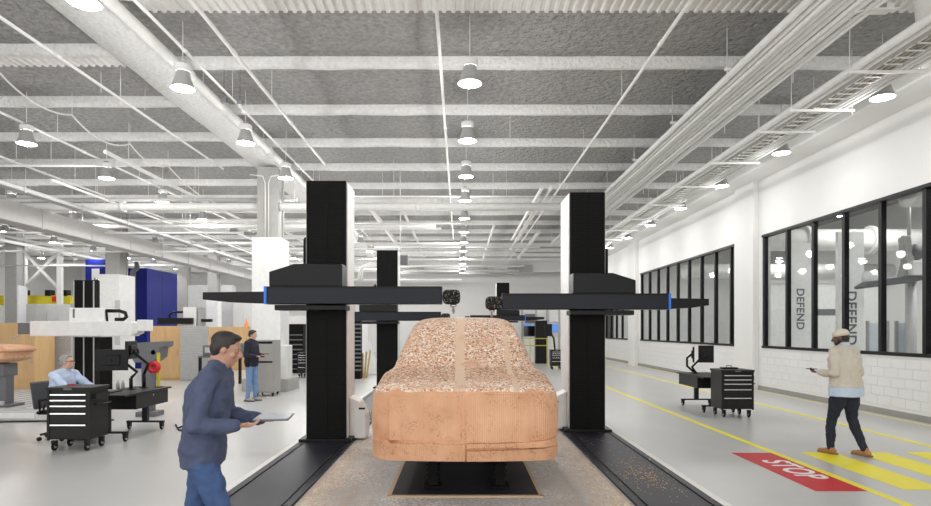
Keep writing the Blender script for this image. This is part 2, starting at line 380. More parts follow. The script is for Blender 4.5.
# floor pad between the rails, rails, kerbs
struct('floor_pad', MB().box(-1.68, 1.77, 3.0, 34, 0, .006), padm)
kerbm = mat('pale_kerb', (.78,.77,.74), .6, var=.08, scale=12)
for nm, a, b in (('trim_%d' % n, -2.62, -2.52), ('trim_%d' % (n+1), 2.63, 2.74)):
    struct(nm, MB().box(a, b, 2.0, 34, 0, .012), kerbm)
n += 2
def rail(x0, x1, label):
    t = thing('floor_rail', label, 'rail', ((x0+x1)/2, 3, 0)); w2 = (x1-x0)/2
    B('rail_cover', railm, t, -w2, w2, -1, 31, 0, .03, bevel=.004)
    for s in (-1, 1):
        mb = MB(); mb.box(s*(w2-.1)-.006, s*(w2-.1)+.006, -1, 31, .03, .042); mb.build('rail_edge', black if s else steel, t)
rail(-2.52, -1.68, 'long black floor rail cover under the left measuring tower'); rail(1.77, 2.63, 'long black floor rail cover under the right measuring tower, dusted with chips')
# painted floor lines
def fline(x0, x1, y0, y1, label, m=fyellow, name='floor_line', cat='floor marking'):
    return tag(MB().box(x0, x1, y0, y1, 0, .004).build(name, m), label, cat)
fline(4.50, 4.60, 3, 46, 'yellow floor line running beside the red stop marking into the distance')
fline(7.15, 7.25, 3, 46, 'yellow floor line between the walkway stripes and the right wall')
fline(8.70, 8.79, 3, 46, 'pale yellow floor line along the foot of the right wall', mat('floor_pale_yellow', (.82,.76,.35), .4))
for i, (a, b, w1) in enumerate(((4.95,5.42,'nearest to the red stop marking'),(5.72,6.18,'in the middle of the three'),(6.46,6.95,'farthest right, nearest the wall'))):
    fline(a, b, 6.75, 8.8, 'wide yellow crosswalk stripe, '+w1, fyellow, 'crosswalk_stripe', 'crosswalk stripe')['group'] = 'yellow crosswalk stripes'
t = thing('stop_marking', 'red rectangle painted on the floor with white word STOP', 'floor marking', (4.215, 7.73, 0))
MB().box(-.285, .28, -1.04, 1.04, 0, .004).build('red_field', fred, t)
text_mesh('lettering', 'STOP', .50, white, t, Matrix.Translation((.03,.02,.006)) @ Matrix.Rotation(-pi/2, 4, 'Z') @ Matrix.Diagonal((.86,.98,1,1)), .001)

# ------------------------------------------------------------------ ceiling lights
def make_light():
    t = thing('ceiling_light', 'x', 'ceiling light', (0,0,5.8))
    MB().lathe([(0,.40),(.12,.40),(.135,.39),(.135,.31),(.12,.295),(.09,.28)], 20).build('housing', white, t)
    MB().lathe([(.105,.285),(.115,.24),(.145,.13),(.19,.025),(.2,.0),(.185,0),(.135,.13),(.1,.24)], 24).build('reflector', refl, t)
    MB().lathe([(0,.004),(.188,.004)], 24).build('lens', lensm, t)
    MB().tube([(0,0,.4),(0,0,1.2)], .008, 6).build('rod', whitep, t)
    ld = bpy.data.lights.new('added_fill', 'POINT'); ld.energy = UPW; ld.shadow_soft_size = .19; ld.color = (1,.995,.98)
    lo = bpy.data.objects.new('added_fill', ld); COL.objects.link(lo); lo.parent = t; lo.location = (0,0,-.12)  # bare point light added below the lens to brighten the ceiling
    B('junction_box', steel, t, -.05, .05, -.04, .04, .40, .45)
    return t
L0 = make_light(); firstL = True
ORD = ['nearest','second','third','fourth','fifth','sixth','seventh','eighth','ninth','tenth','eleventh','twelfth','thirteenth','fourteenth']+['%d%s' % (i, 'st' if i % 10 == 1 else 'nd' if i % 10 == 2 else 'rd' if i % 10 == 3 else 'th') for i in range(15, 40)]
def place_light(x, y, label, group):
    _place(x, y, label, group)
    if x > 7:          # the row along the wall gets a weaker added point light
        o = bpy.context.scene.collection.objects[-1] if False else LASTL[0]
        for c in KIDS(o):
            if c.type == 'LIGHT':
                if x > 9: bpy.data.objects.remove(c)
                else: c.data = LOWL
LASTL = [None]; LOWL = bpy.data.lights.new('added_fill_low', 'POINT'); LOWL.energy = UPW*.4; LOWL.shadow_soft_size = .19; LOWL.color = (1,.995,.98)
def _place(x, y, label, group):
    global firstL
    if firstL: o = L0; firstL = False; o.location = (x,y,5.8); o['label'] = label; o['group'] = group; LASTL[0] = o
    else: LASTL[0] = dup(L0, (x,y,5.8), None, label, group)
ROWS = [(.16, 'in the row over the clay car', [6.9+3.0*k for k in range(13)]),
        (-4.62, 'in the row beside the big sprayed girder', [7.45,10.1,13.06,16.07]+[19.1+3*k for k in range(9)]),
        (-9.37, 'in the row left of the sprayed girder', [7.1,10.1,13.1,16.07]+[19.1+3*k for k in range(9)]),
        (-14.2, 'in the row above the white measuring machine', [13.2,16.2,19.2,22.2,25.2,28.2,31.2,34.2,37.2]),
        (-18.7, 'in the row at the far left', [10,16,21.9,24.9,27.9,30.9,34,37,40]),
        (-23.5, 'beyond the far left columns', [12,18,24,28,31,34,37,40]),
        (7.32, 'in the row along the right wall', [10.5,13.8,16.96,20.1,23.3,26.5,29.7,33,36.2,39.5])]
for (x, where, ys) in ROWS:
    k = 0
    for y in ys:
        vis = 0 < VX+x*F/y < 931 and HZ-4.02*F/y > -8
        if vis: lab = ('%s%s bell-shaped ceiling light %s' % ('small distant ' if k > 4 else '', ORD[k], where)); k += 1
        else: continue
        place_light(x, y, lab, 'bell-shaped ceiling lights '+where)
for x in (-14, -9.4, -4.6, .16, 5):          # same lamps over the viewer's side of the hall
    for y in (-3.5, 1.2): place_light(x, y, 'bell-shaped ceiling light over the near end of the hall', 'lights over the near end of the hall')

# ------------------------------------------------------------------ pipes, conduits, trays
def pipe(pts, r, label, group=None, name='ceiling_pipe', cat='pipe', m=None, rods=(), n=10, couplings=0):
    p0 = Vector(pts[0]); t = thing(name, label, cat, p0, 0, group)
    q = [Vector(p)-p0 for p in pts]
    MB().tube(q, r, n).build('pipe_run', m or whitep, t)
    if couplings:
        mb = MB(); d = (q[-1]-q[0]); L = d.length; k = int(L/couplings)
        for i in range(1, k):
            c = q[0]+d*(i/k); e = d.normalized()*.07; mb.tube([c-e, c+e], r*1.3, n)
            if r > .08: mb.build('coupling', m or whitep, t); mb = MB()
        if mb.v: mb.build('couplings', m or whitep, t)
    for (x, y, z) in rods:
        c = Vector((x,y,z))-p0; MB().tube([c, (c.x,c.y,ZD-p0.z)], .007, 5).build('hanger_rod', whitep, t)
    return t
ZP = 6.4
def along(ratio, r, z, y0, y1, label, rods=True, **k):
    x = ratio*(z-H); return pipe([(x,y0,z),(x,y1,z)], r, label, rods=[(x,y,z) for y in [y0+1.7+3.66*i for i in range(int((y1-y0)/3.66))]] if rods else (), **k)
along(-.073, .028, 6.3, 7, 30, 'straight white conduit above the clay car beside the central lights', couplings=3)
along(.70, .028, 6.3, 6.5, 40, 'straight white conduit right of the central lights', couplings=3)
along(-.815, .03, 6.3, 6.5, 16.6, 'thin white conduit just right of the fat pipe', couplings=3)
along(-.985, .025, 6.3, 6.5, 30, 'thinnest white conduit close beside the fat pipe', couplings=3)
along(-1.065, .09, 6.5, 6.5, 30, 'fat white pipe beside the sprayed girder', couplings=4)
along(-1.47, .028, 6.3, 6.5, 17, 'straight white conduit left of the sprayed girder', couplings=3)
along(-2.11, .028, 6.3, 9, 28, 'white conduit crossing the left bays', couplings=3)
along(-2.65, .03, 6.3, 11, 40, 'white conduit near the upper left edge', couplings=3)
# drooping cables upper left
def droop(pa, pb, sag, n=10): return [Vector(pa).lerp(Vector(pb), i/n)-Vector((0,0,sag*4*(i/n)*(1-i/n))) for i in range(n+1)]
pts = droop(P(-10,62,11.5), P(72,115,13.2), .25)+droop(P(72,115,13.2), P(130,144,15.2), .25)[1:]+droop(P(130,144,15.2), P(168,166,17.4), .2)[1:]+droop(P(168,166,17.4), P(222,205,22), .2)[1:]
pipe(pts, .018, 'drooping white cable swagged under the upper left ceiling', name='hanging_cable', cat='cable', rods=[P(72,115,13.2), P(130,144,15.2), P(168,166,17.4)], n=6)
# big cross pipes
pipe([(-28,18.3,5.5),(3.2,18.3,5.5)], .12, 'thick white cross pipe in front of the far ceiling', couplings=4, rods=[(x,18.3,5.5) for x in range(-26,3,3)])
pipe([(-28,18.6,5.78),(-5,18.6,5.78)], .06, 'grey cross pipe just above the thick white one', m=lgrey)
rr = random.Random(5)
for i in range(26):
    y = 19.5+i*1.05+rr.uniform(-.3,.3); z = rr.uniform(5.35, 6.35); r = rr.choice((.03,.04,.05,.08)); x0 = rr.choice((-24,-16,-10,-4.5)); x1 = x0+rr.uniform(9, 17); x1 = min(x1, 4.2)
    pipe([(x0,y,z),(x1,y,z)], r, '%s white cross pipe under the far ceiling, %s from the camera' % ('thick' if r > .06 else 'thin', ORD[i]), group='thin cross pipes under the far ceiling', name='cross_pipe', rods=[(x,y,z) for x in (x0+2, x0+6)], n=8)
for i in range(12):
    x = (-24,-20.3,-16.6,-13.9,-8.2,-3.4,-2.2,1.5,2.9,3.7,-10.6,-7)[i]; y = rr.uniform(20,30); z = 6.38+.02*(i % 3)
    pipe([(x,y,z),(x,y+rr.uniform(8,16),z)], rr.choice((.03,.06,.1)), 'white pipe running away under the far ceiling, %s from the left' % ORD[sorted((-24,-20.3,-16.6,-13.9,-8.2,-3.4,-2.2,1.5,2.9,3.7,-10.6,-7)).index(x)], group='pipes running away under the far ceiling', name='far_pipe', rods=[(x,y+1,z)], n=8)
for i, (x, z, y0, y1, r) in enumerate(((-8.2,5.9,14,30,.05),(-10.8,5.75,16,36,.035),(-12.9,5.95,17,40,.06),(-14.9,5.6,20,40,.04),(-16.8,5.9,22,42,.07),(-18.0,5.5,24,42,.05),(-20.5,5.8,26,44,.08))):
    pipe([(x,y0,z),(x,y1,z)], r, 'white pipe running away at the upper left, %s from the right' % ORD[i].replace('nearest','first'), name='left_pipe', rods=[(x,y0+1,z),(x,y0+5,z)], n=8, couplings=3)
for i, (x0, x1, y, z) in enumerate(((-22,-9,16.3,6.2),(-24,-12,17.2,5.9),(-19,-7.5,21,5.15),(-24,-10,24.5,4.95),(-24,-12,28.5,4.8))):
    pipe([(x0,y,z),(x1,y,z)], .035, 'slender white cross conduit at the upper left, %s from the camera' % ORD[i], name='cross_conduit', rods=[(x0+2,y,z),(x1-2,y,z)], n=8)
# paired struts right of the central row
for i, (u, lab) in enumerate(((541,'left'),(550,'right'))):
    x = X(u, 18)+.0; pipe([(x,17.8,5.95+i*.02),(x,28,5.95)], .055, 'white pipe, %s one of the close pair left of the right tower' % lab, couplings=3)
# big ducts at the left running away
def duct(x, z, y0, y1, w2, h2, label, m=ductm):
    t = thing('air_duct', label, 'duct', (x,y0,z)); MB().box(-w2, w2, 0, y1-y0, -h2, h2).build('duct_body', m, t, bevel=.03)
    for i in range(1, int((y1-y0)/2.4)): B('duct_flange', m, t, -w2-.02, w2+.02, i*2.4-.03, i*2.4+.03, -h2-.02, h2+.02)
    return t
duct(-12.6, 5.05, 15.5, 42, .28, .28, 'large white rectangular duct running away above the white machine')
duct(-11.2, 5.35, 13, 44, .14, .06, 'narrow white cable tray left of the columns', lgrey)
# conduit bundle on trapeze hangers
def tray(x0, x1, z, y0, y1, tubes, hangers, label, group=None, sheet=None, bz=-.045):
    t = thing('conduit_rack', label, 'conduit rack', ((x0+x1)/2, y0, z)); cx = (x0+x1)/2
    for (fx, r) in tubes: 
        x = x0+(x1-x0)*fx-cx
        zz_ = (.0,.03,.015,.045)[int(fx*37) % 4] if not sheet else 0
        MB().tube([(x,0,r+zz_),(x,y1-y0,r+zz_)], r*.93, 12).build('conduit', white, t)
    if sheet:
        mb = MB(); a, b = x0+(x1-x0)*sheet[0]-cx, x0+(x1-x0)*sheet[1]-cx
        mb.box(a, a+.015, 0, y1-y0, 0, .09); mb.box(b-.015, b, 0, y1-y0, 0, .09)
        k = int((y1-y0)/.23)
        for i in range(k): mb.box(a, b, i*.23, i*.23+.03, 0, .015)
        mb.build('ladder_tray', whitep, t)
        cbm = mat('cable_mix', (.42,.40,.34), .6, var=.3, scale=9)
        r2 = random.Random(3)
        for i in range(9):
            xx = a+.04+(b-a-.08)*i/8
            pts = [(xx+r2.uniform(-.02,.02), j*.9, .03+r2.uniform(0,.03)) for j in range(int((y1-y0)/.9)+1)]
            MB().tube(pts, .014, 5).build('cable', cbm if i % 3 else whitep, t)
    for y in hangers:
        MB().box(x0-cx-.12, x1-cx+.12, y-y0-.02, y-y0+.02, bz, bz+.045).build('trapeze_bar', whitep, t)
        for x in (x0-cx-.08, x1-cx+.08):
            MB().tube([(x,y-y0,-.1),(x,y-y0,ZD-z)], .008, 6).build('hanger_rod', whitep, t)
    return t
tray(4.62, 5.58, 6.08, 6.0, 31, [(.03,.062),(.15,.040),(.24,.045),(.36,.058),(.475,.045),(.58,.045),(.67,.036),(.76,.045),(.85,.036),(.92,.03),(.99,.036)], [7.6,10.3,12.96,15.8,18.7,21.6,24.5,27.5,30], 'rack of parallel white conduits hung over the right rail', bz=.11)
tray(6.15, 7.1, 5.82, 6.0, 31, [(.03,.065),(.17,.05),(.74,.03),(.84,.04),(.96,.03)], [7.6,9.44,11.1,12.3,14.6,17,19.5,22,24.5,27,30], 'ladder tray of cables and pipes hung near the right wall', sheet=(.3,.64))
t = thing('junction_box', 'white electrical junction box hung beside the conduit rack', 'box', P(878,9,8.2))
B('box_body', whitep, t, -.16, .16, -.08, .08, -.04, .05, bevel=.008); B('cover', steel, t, -.10, .06, -.085, -.08, -.02, .035)
MB().tube([(.16,0,0),(.3,0,.02),(.36,0,.2),(.3,0,.5)], .015, 6).build('flexible_conduit', whitep, t)
MB().tube([(-.16,0,0),(-.3,0,-.05),(-.4,0,.1)], .015, 6).build('flexible_conduit', whitep, t)
pipe([(7.0,9.0,7.0),(7.15,9.2,6.35),(7.5,9.8,6.1)], [.24,.18,.12], 'stubby tapered white duct above the cable tray at upper right', name='duct_branch', cat='duct', n=16)
# dangling thin drops
for i, (u, v0, v1, D) in enumerate(((101,50,92,12),(145,60,110,13),(510,112,138,14),(707,95,112,14))):
    a = P(u,v1,D); pipe([a,(a.x,a.y,ZD)], .008, ('thin drop rod hanging from the ceiling, '+['first from the left','second from the left','right of the central lights','beside the conduit rack'][i]), name='drop_rod', cat='rod', n=6)
# lightweight brackets on conduits near left row (small dark clamps)
for i, (u, v) in enumerate(((224,101),(240,103))):
    t = thing('beam_clamp', 'small dark beam clamp above the second row of lights, %s one' % ('left','right')[i], 'clamp', P(u,v,11.5))
    B('clamp_body', dgrey, t, -.05, .05, -.04, .04, -.04, .04, bevel=.005); MB().tube([(0,0,.04),(0,0,ZD-P(u,v,11.5).z)], .006, 5).build('rod', dgrey, t)

# ------------------------------------------------------------------ columns
def pillar(x, y, wcol, box, label, zt=6.6):
    t = thing('pillar', label, 'pillar', (x,y,0)); w2 = wcol/2
    mb = MB()
    mb.box(-w2, w2, -w2, -w2+.06, .0, zt); mb.box(-w2, w2, w2-.06, w2, 0, zt); mb.box(-w2+.05, w2-.05, -w2+.06, w2-.06, 0, zt)
    mb.build('steel_shaft', concrete, t)
    if box:
        (bw, bd, bz) = box; B('white_cladding', white, t, -bw/2, bw/2, -bd/2, bd/2, 0, bz, bevel=.01)
    return t
t = pillar(-5.68, 18.2, .62, (.84,.9,4.5), 'white clad pillar behind the standing man, grey shaft above')
B('plinth', white, t, .1, .62, -.62, .1, .35, 1.33, bevel=.02); B('concrete_foot', concrete, t, -.62, .72, -.72, .5, 0, .36, bevel=.01)
MB().tube([(-.05,-.38,4.5),(-.05,-.38,6.1),(-.12,-.38,6.3),(-.5,-.38,6.35)], .02, 8).build('conduit', whitep, t)
MB().tube([(.05,-.38,4.5),(.05,-.38,6.1),(.12,-.38,6.3),(.5,-.38,6.35)], .02, 8).build('conduit', whitep, t)
pillar(X(108.5,24.6), 25.2, .6, (.87,1.2,4.05), 'white clad pillar left of the blue partition')
pillar(X(15,29), 29, .55, (.7,.5,3.9), 'white clad pillar at the left edge before the yellow crane beams')
pillar(X(184,38), 38, .6, None, 'bare grey steel column far behind the blue partition')
pillar(X(214,33), 33, .5, (.6,.6,3.4), 'pale pillar seen under the thin end of the left black arm')
pillar(-5.68, 30.4, .62, None, 'bare grey column between the left and middle black towers')
# steel cross bracing
t = thing('cross_bracing', 'white steel cross bracing between posts at the upper left', 'bracing', P(41,330,33)); s = 33/F
for (a, b) in (((-16,77),(16,43)),((-16,43),(16,77))):
    MB().tube([(a[0]*s,0,a[1]*s),(b[0]*s,0,b[1]*s)], .09, 8).build('brace', whitep, t)
for x in (-17, 19): B('post', whitep, t, x*s-.12, x*s+.12, -.1, .1, -H+H-1.78+.0, 85*s) if False else MB().box(x*s-.12, x*s+.12, -.1, .1, -P(0,330,33).z, 85*s).build('post', whitep, t)
# yellow crane beams
t = thing('crane_rail', 'yellow overhead crane beams behind the left pillar', 'crane', P(30,300,34)); s = 34/F
B('beam', yellow, t, -55*s, 42*s, -.15, .15, -.3, .25); B('beam', yellow, t, -45*s, 45*s, 1.2, 1.45, .0, .3)
for x in (-38, -5, 20, 36): B('trolley', black, t, x*s-.15, x*s+.15, -.2, .2, .22, .55); 
for x in (-30, -4, 26): B('end_stop', red, t, x*s-.1, x*s+.1, -.2, -.1, -.1, .2)
for x in (-44, 40): B('post', black, t, x*s-.08, x*s+.08, 0, .2, -P(30,300,34).z, .2)
# blue partitions
t = thing('blue_partition', 'deep blue tall booth wall right of the pale pillar', 'partition', (X(147,28)-1.2, 28, 0))
B('booth_body', blue, t, -1.0, 1.2, 0, 3.0, 0, 4.64, bevel=.01); B('seam', armm, t, 1.2, 1.205, 1.45, 1.47, 0, 4.6)
t = thing('blue_booth', 'dark blue booth panel seen behind the white machine', 'partition', (X(96,31), 31, 0)); B('booth_body', blue, t, -.55, .75, 0, 1.0, 0, 5.4, bevel=.01)
B('vent_box', white, t, -.1, .3, -.2, 0, 4.3, 4.9)
pipe([P(133,268,27.4)+Vector((0,0,-3)), P(133,272,27.4), P(137,268,27.4), P(137,262,27.4)], .12, 'vertical grey pipe between pale pillar and blue booth', m=dgrey, n=10)
# ------------------------------------------------------------------ clay car
def yf(x):
    a = abs(x)
    if a <= .75: return .05*(a/.75)**2
    a = min(a, 1.039); return .05+.45*(1-sqrt(max(0, 1-((a-.75)/.29)**2)))
def Wd(y):
    if y <= .05: return .75
    if y < .5: return .75+.29*sqrt(max(0, 1-(1-(y-.05)/.45)**2))
    if y > 4.2: return 1.04-.17*((y-4.2)/.75)**2
    return 1.04
def lerp(t, pts):
    for (a, b), (c, d) in zip(pts, pts[1:]):
        if t <= c: return b+(d-b)*max(0, (t-a))/(c-a)
    return pts[-1][1]
def section(y):
    W = Wd(y); zb = .408-.0+(.03 if y > .6 else .03*max(0, y-.1)/.5)
    zs = lerp(y, [(0,1.15),(.5,1.165),(1.2,1.26),(2,1.26),(4.0,1.27),(4.95,1.18)])       # shoulder
    zc = lerp(y, [(0,1.165),(.1,1.18),(.5,1.235),(1.0,1.31),(1.2,1.36),(1.5,1.55),(1.9,1.80),(2.15,1.91),(2.4,1.95),(3.0,1.975),(3.8,1.96),(4.4,1.88),(4.75,1.6),(4.95,1.35)])
    wr = lerp(y, [(0,.55),(1.2,.62),(1.6,.66),(2.1,.60),(3,.62),(4.4,.58),(4.95,.5)])   # half width of flat top
    wg = lerp(y, [(0,.86),(1.1,.91),(1.5,.90),(3,.88),(4.95,.78)])
    k = W/1.04
    h = zc-zs
    pts = [(0,zb),(.5*W,zb),(.80*W,zb+.01),(.92*W,zb+.05),(.975*W,zb+.14),(.995*W,zb+.28),(W,zb+.42),(.995*W,zb+.54),(.975*W,zs-.07),(.945*W,zs-.015),(.90*W,zs+.01)]
    pts += [(min(wg,.87*W)*.99,zs+min(.03,h*.3)),((wg*.88+wr*.12)*k,zs+.38*h),((wg*.55+wr*.45)*k,zs+.70*h),((wr+.07)*k,zs+.90*h),((wr-.06)*k,zs+.97*h),(wr*.6*k,zc-.006),(0,zc)]
    return pts
def catmull(pts, m):
    out = []
    for i in range(len(pts)-1):
        p0 = pts[max(i-1,0)]; p1 = pts[i]; p2 = pts[i+1]; p3 = pts[min(i+2,len(pts)-1)]
        for j in range(m):
            t = j/m; out.append(tuple(.5*((2*p1[q])+(-p0[q]+p2[q])*t+(2*p0[q]-5*p1[q]+4*p2[q]-p3[q])*t*t+(-p0[q]+3*p1[q]-3*p2[q]+p3[q])*t**3) for q in (0,1)))
    out.append(pts[-1]); return out
CX, CY = .055, 6.30
car = thing('clay_car_model', 'full size orange brown clay car model covered in shavings between the black towers', 'clay car', (CX, CY, 0))
ys = [.05,.055,.065,.08,.10,.13,.17,.22,.28,.35,.42,.5]+[.5+.09*i for i in range(1,50)]
ys = [y for y in ys if y <= 4.95]+[4.95]
mb = MB(); vs = []; rings = []
def ringpts(y):
    half = catmull(section(y), 3); half = [(x, z) for x, z in half]
    return half+[(-x, z) for x, z in reversed(half[1:-1])]
S0 = ringpts(.05); n0 = len(S0); zc0 = .80
fs = []
# nose cap: rings scaled to the centre
sc_l = [0.02,.2,.4,.6,.75,.85,.92,.965,.99]
for q in sc_l:
    for (x, z) in S0:
        xx = x*q; zz = zc0+(z-zc0)*q; rnd = .03*max(0,(q-.9)/.1)**2
        vs.append((xx, yf(xx)-.0+rnd+.05*max(0,(.62-zz)/.22)**2-.0, zz))
for y in ys:
    for (x, z) in ringpts(y): vs.append((x, max(y, .05)+(.03+.05*max(0,(.62-z)/.22)**2)*max(0,1-(y-.05)/.4), z))
nr = len(sc_l)+len(ys)
for i in range(nr-1):
    for k in range(n0): fs.append((i*n0+k, (i+1)*n0+k, (i+1)*n0+(k+1)%n0, i*n0+(k+1)%n0))
fs.append(tuple(range(n0))); fs.append(tuple(range((nr-1)*n0+n0-1, (nr-1)*n0-1, -1)))
mb.add(vs, fs, True); body = mb.build('car_body', clay, car)
# front lip slabs follow the nose
def slab(name, x0, x1, z0, zf, off, m, thick=.05, nn=26):
    mb = MB(); vs = []; fs = []
    for i in range(nn+1):
        x = x0+(x1-x0)*i/nn; y = yf(x)-off; z1 = zf(x)
        tk = .05*max(0,(.62-z0)/.22)**2
        vs += [(x,y+tk*.8,z0),(x,y+.004,z1-.006),(x,y+.014,z1),(x,y+.1,z1),(x,y+.12,z0)]
    for i in range(nn):
        for k in range(5): fs.append((i*5+k, i*5+(k+1)%5, (i+1)*5+(k+1)%5, (i+1)*5+k))
    fs.append((0,1,2,3,4)); fs.append(tuple(nn*5+k for k in (4,3,2,1,0)))
    return mb.add(vs, fs, False).build(name, m, car)
rr = random.Random(11)
slab('bumper_lip', .012, 1.0, .412, lambda x: .525+.025*(x/1.0)**2, .040, clayp)
slab('bumper_strip', .012, .98, .552, lambda x: .60+.03*(x/1.0)**2, .030, clayp)
slab('rough_lower_layer', -1.0, .002, .412, lambda x: .60+rr.uniform(-.012,.012)+(.02 if x < -.8 else 0), .034, clayp)
slab('raised_nose_panel', .012, .66, .612, lambda x: 1.11, .022, clayp)
slab('raised_nose_panel', -.80, -.05, .63, lambda x: 1.09+rr.uniform(-.01,.01), .010, clayp)
for x in (-.36, .40):
    MB().box(x-.055,x+.055,.55,.66,.012,.50).build('support_leg', blackm, car, bevel=.006)
    B('leg_foot', blackm, car, x-.10, x+.10, .48, .72, .006, .03)
    mb = MB(); [mb.tube([(x-.075,.60,.07+.06*k),(x+.075,.60,.07+.06*k)], .018, 8) for k in range(6)]; mb.build('leg_teeth', black, car)
    MB().box(x-.05,x+.05,4.0,4.1,.006,.50).build('support_leg', blackm, car)
B('under_frame', blackm, car, -.6, .7, .6, 4.6, .43, .5)
# pit mat with wooden border
t = thing('pit_mat', 'black mat with pale wooden border on the floor under the clay car', 'mat', (.055, 6.45, 0))
B('mat_sheet', railm, t, -.79, .79, .03, 4.6, .006, .012)
brd = mat('pale_wood_edge', (.55,.40,.26), .6)
for a in ((-.83,-.79,0,4.6),(.79,.83,0,4.6),(-.83,.83,-.03,.03)): B('border_strip', brd, t, *a, .006, .018)
# shavings
def flakes(name, N, fn, m, label, parent=None, smin=.005, smax=.016):
    r = random.Random(hash(name) % 1000 if False else len(name)*13+N); mb = MB(); vs = []; fs = []
    for i in range(N):
        c, nrm = fn(r); c = Vector(c); s = r.uniform(smin, smax)
        a = Vector((r.uniform(-1,1), r.uniform(-1,1), r.uniform(-.4,.4))).normalized(); b2 = a.cross(Vector(nrm)+Vector((r.uniform(-.4,.4),r.uniform(-.4,.4),0))).normalized()
        o = len(vs); up = Vector(nrm)*s*.5
        vs += [c+a*s, c+b2*s*.6, c-a*s*.9, c-b2*s*.7, c+up]
        fs += [(o,o+1,o+4),(o+1,o+2,o+4),(o+2,o+3,o+4),(o+3,o,o+4),(o+3,o+2,o+1,o)]
    o = mb.add(vs, fs).build(name, m, parent); 
    if parent is None: tag(o, label, 'clay shavings', None, 'stuff')
    else: o['kind'] = 'stuff'
    return o
def topz(x, y):
    R_ = catmull(section(y), 2); up = R_[len(R_)//2:]
    best = None
    for (x0,z0),(x1,z1) in zip(R_, R_[1:]):
        if min(x0,x1) <= abs(x) <= max(x0,x1) and abs(x1-x0) > 1e-5:
            z = z0+(z1-z0)*(abs(x)-x0)/(x1-x0); best = z if best is None else max(best, z)
    return best
def onbody(r):
    while 1:
        y = r.uniform(.1, 2.4); x = r.uniform(-.95, .95)
        if y < .45 and r.random() < .75: continue
        if abs(x+.03) < .06: continue
        if r.random() < .5 and sin(x*9+y*5)*sin(y*7-x*3) < -.2: continue
        z = topz(x, y)
        if z is None or z < 1.1: continue
        return (x, y, z), Vector((0,-.35,1)).normalized()
flakes('shavings', 5500, onbody, chipl, None, car, .004, .012); flakes('dark_shavings', 1900, onbody, chipd, None, car, .004, .011)  # second set is coloured as the shadows among the pale flakes
def onfloor(r):
    s = r.choice((-1,1)); y = 4.5+abs(r.gauss(0,1))*3.2
    x = s*(1.72-abs(r.gauss(0,.32))) if r.random() < .65 else s*r.uniform(.9,1.7)
    return (x+.045, y, .008), (0,0,1)
flakes('floor_shavings', 9000, onfloor, chipm, 'orange clay shavings scattered on the floor beside the rails', None, .004, .012)
def onfloor2(r):
    s = r.choice((-1,1)); return (s*(1.66-abs(r.gauss(0,.14)))+.045, 4.5+abs(r.gauss(0,1))*3.5, .008), (0,0,1)
flakes('floor_edge_shavings', 6000, onfloor2, chipl, 'dense line of clay shavings along the rail edges', None, .005, .013)
def onrail(r):
    if r.random() < .3: return (r.uniform(1.8,2.6), r.gauss(8.6,1.2), .032), (0,0,1)
    return (r.gauss(2.2,.13), r.gauss(7.3,.45), .032), (0,0,1)
flakes('rail_shavings', 420, onrail, chipm, 'sparse clay shavings lying on the right black rail', None, .006, .014)

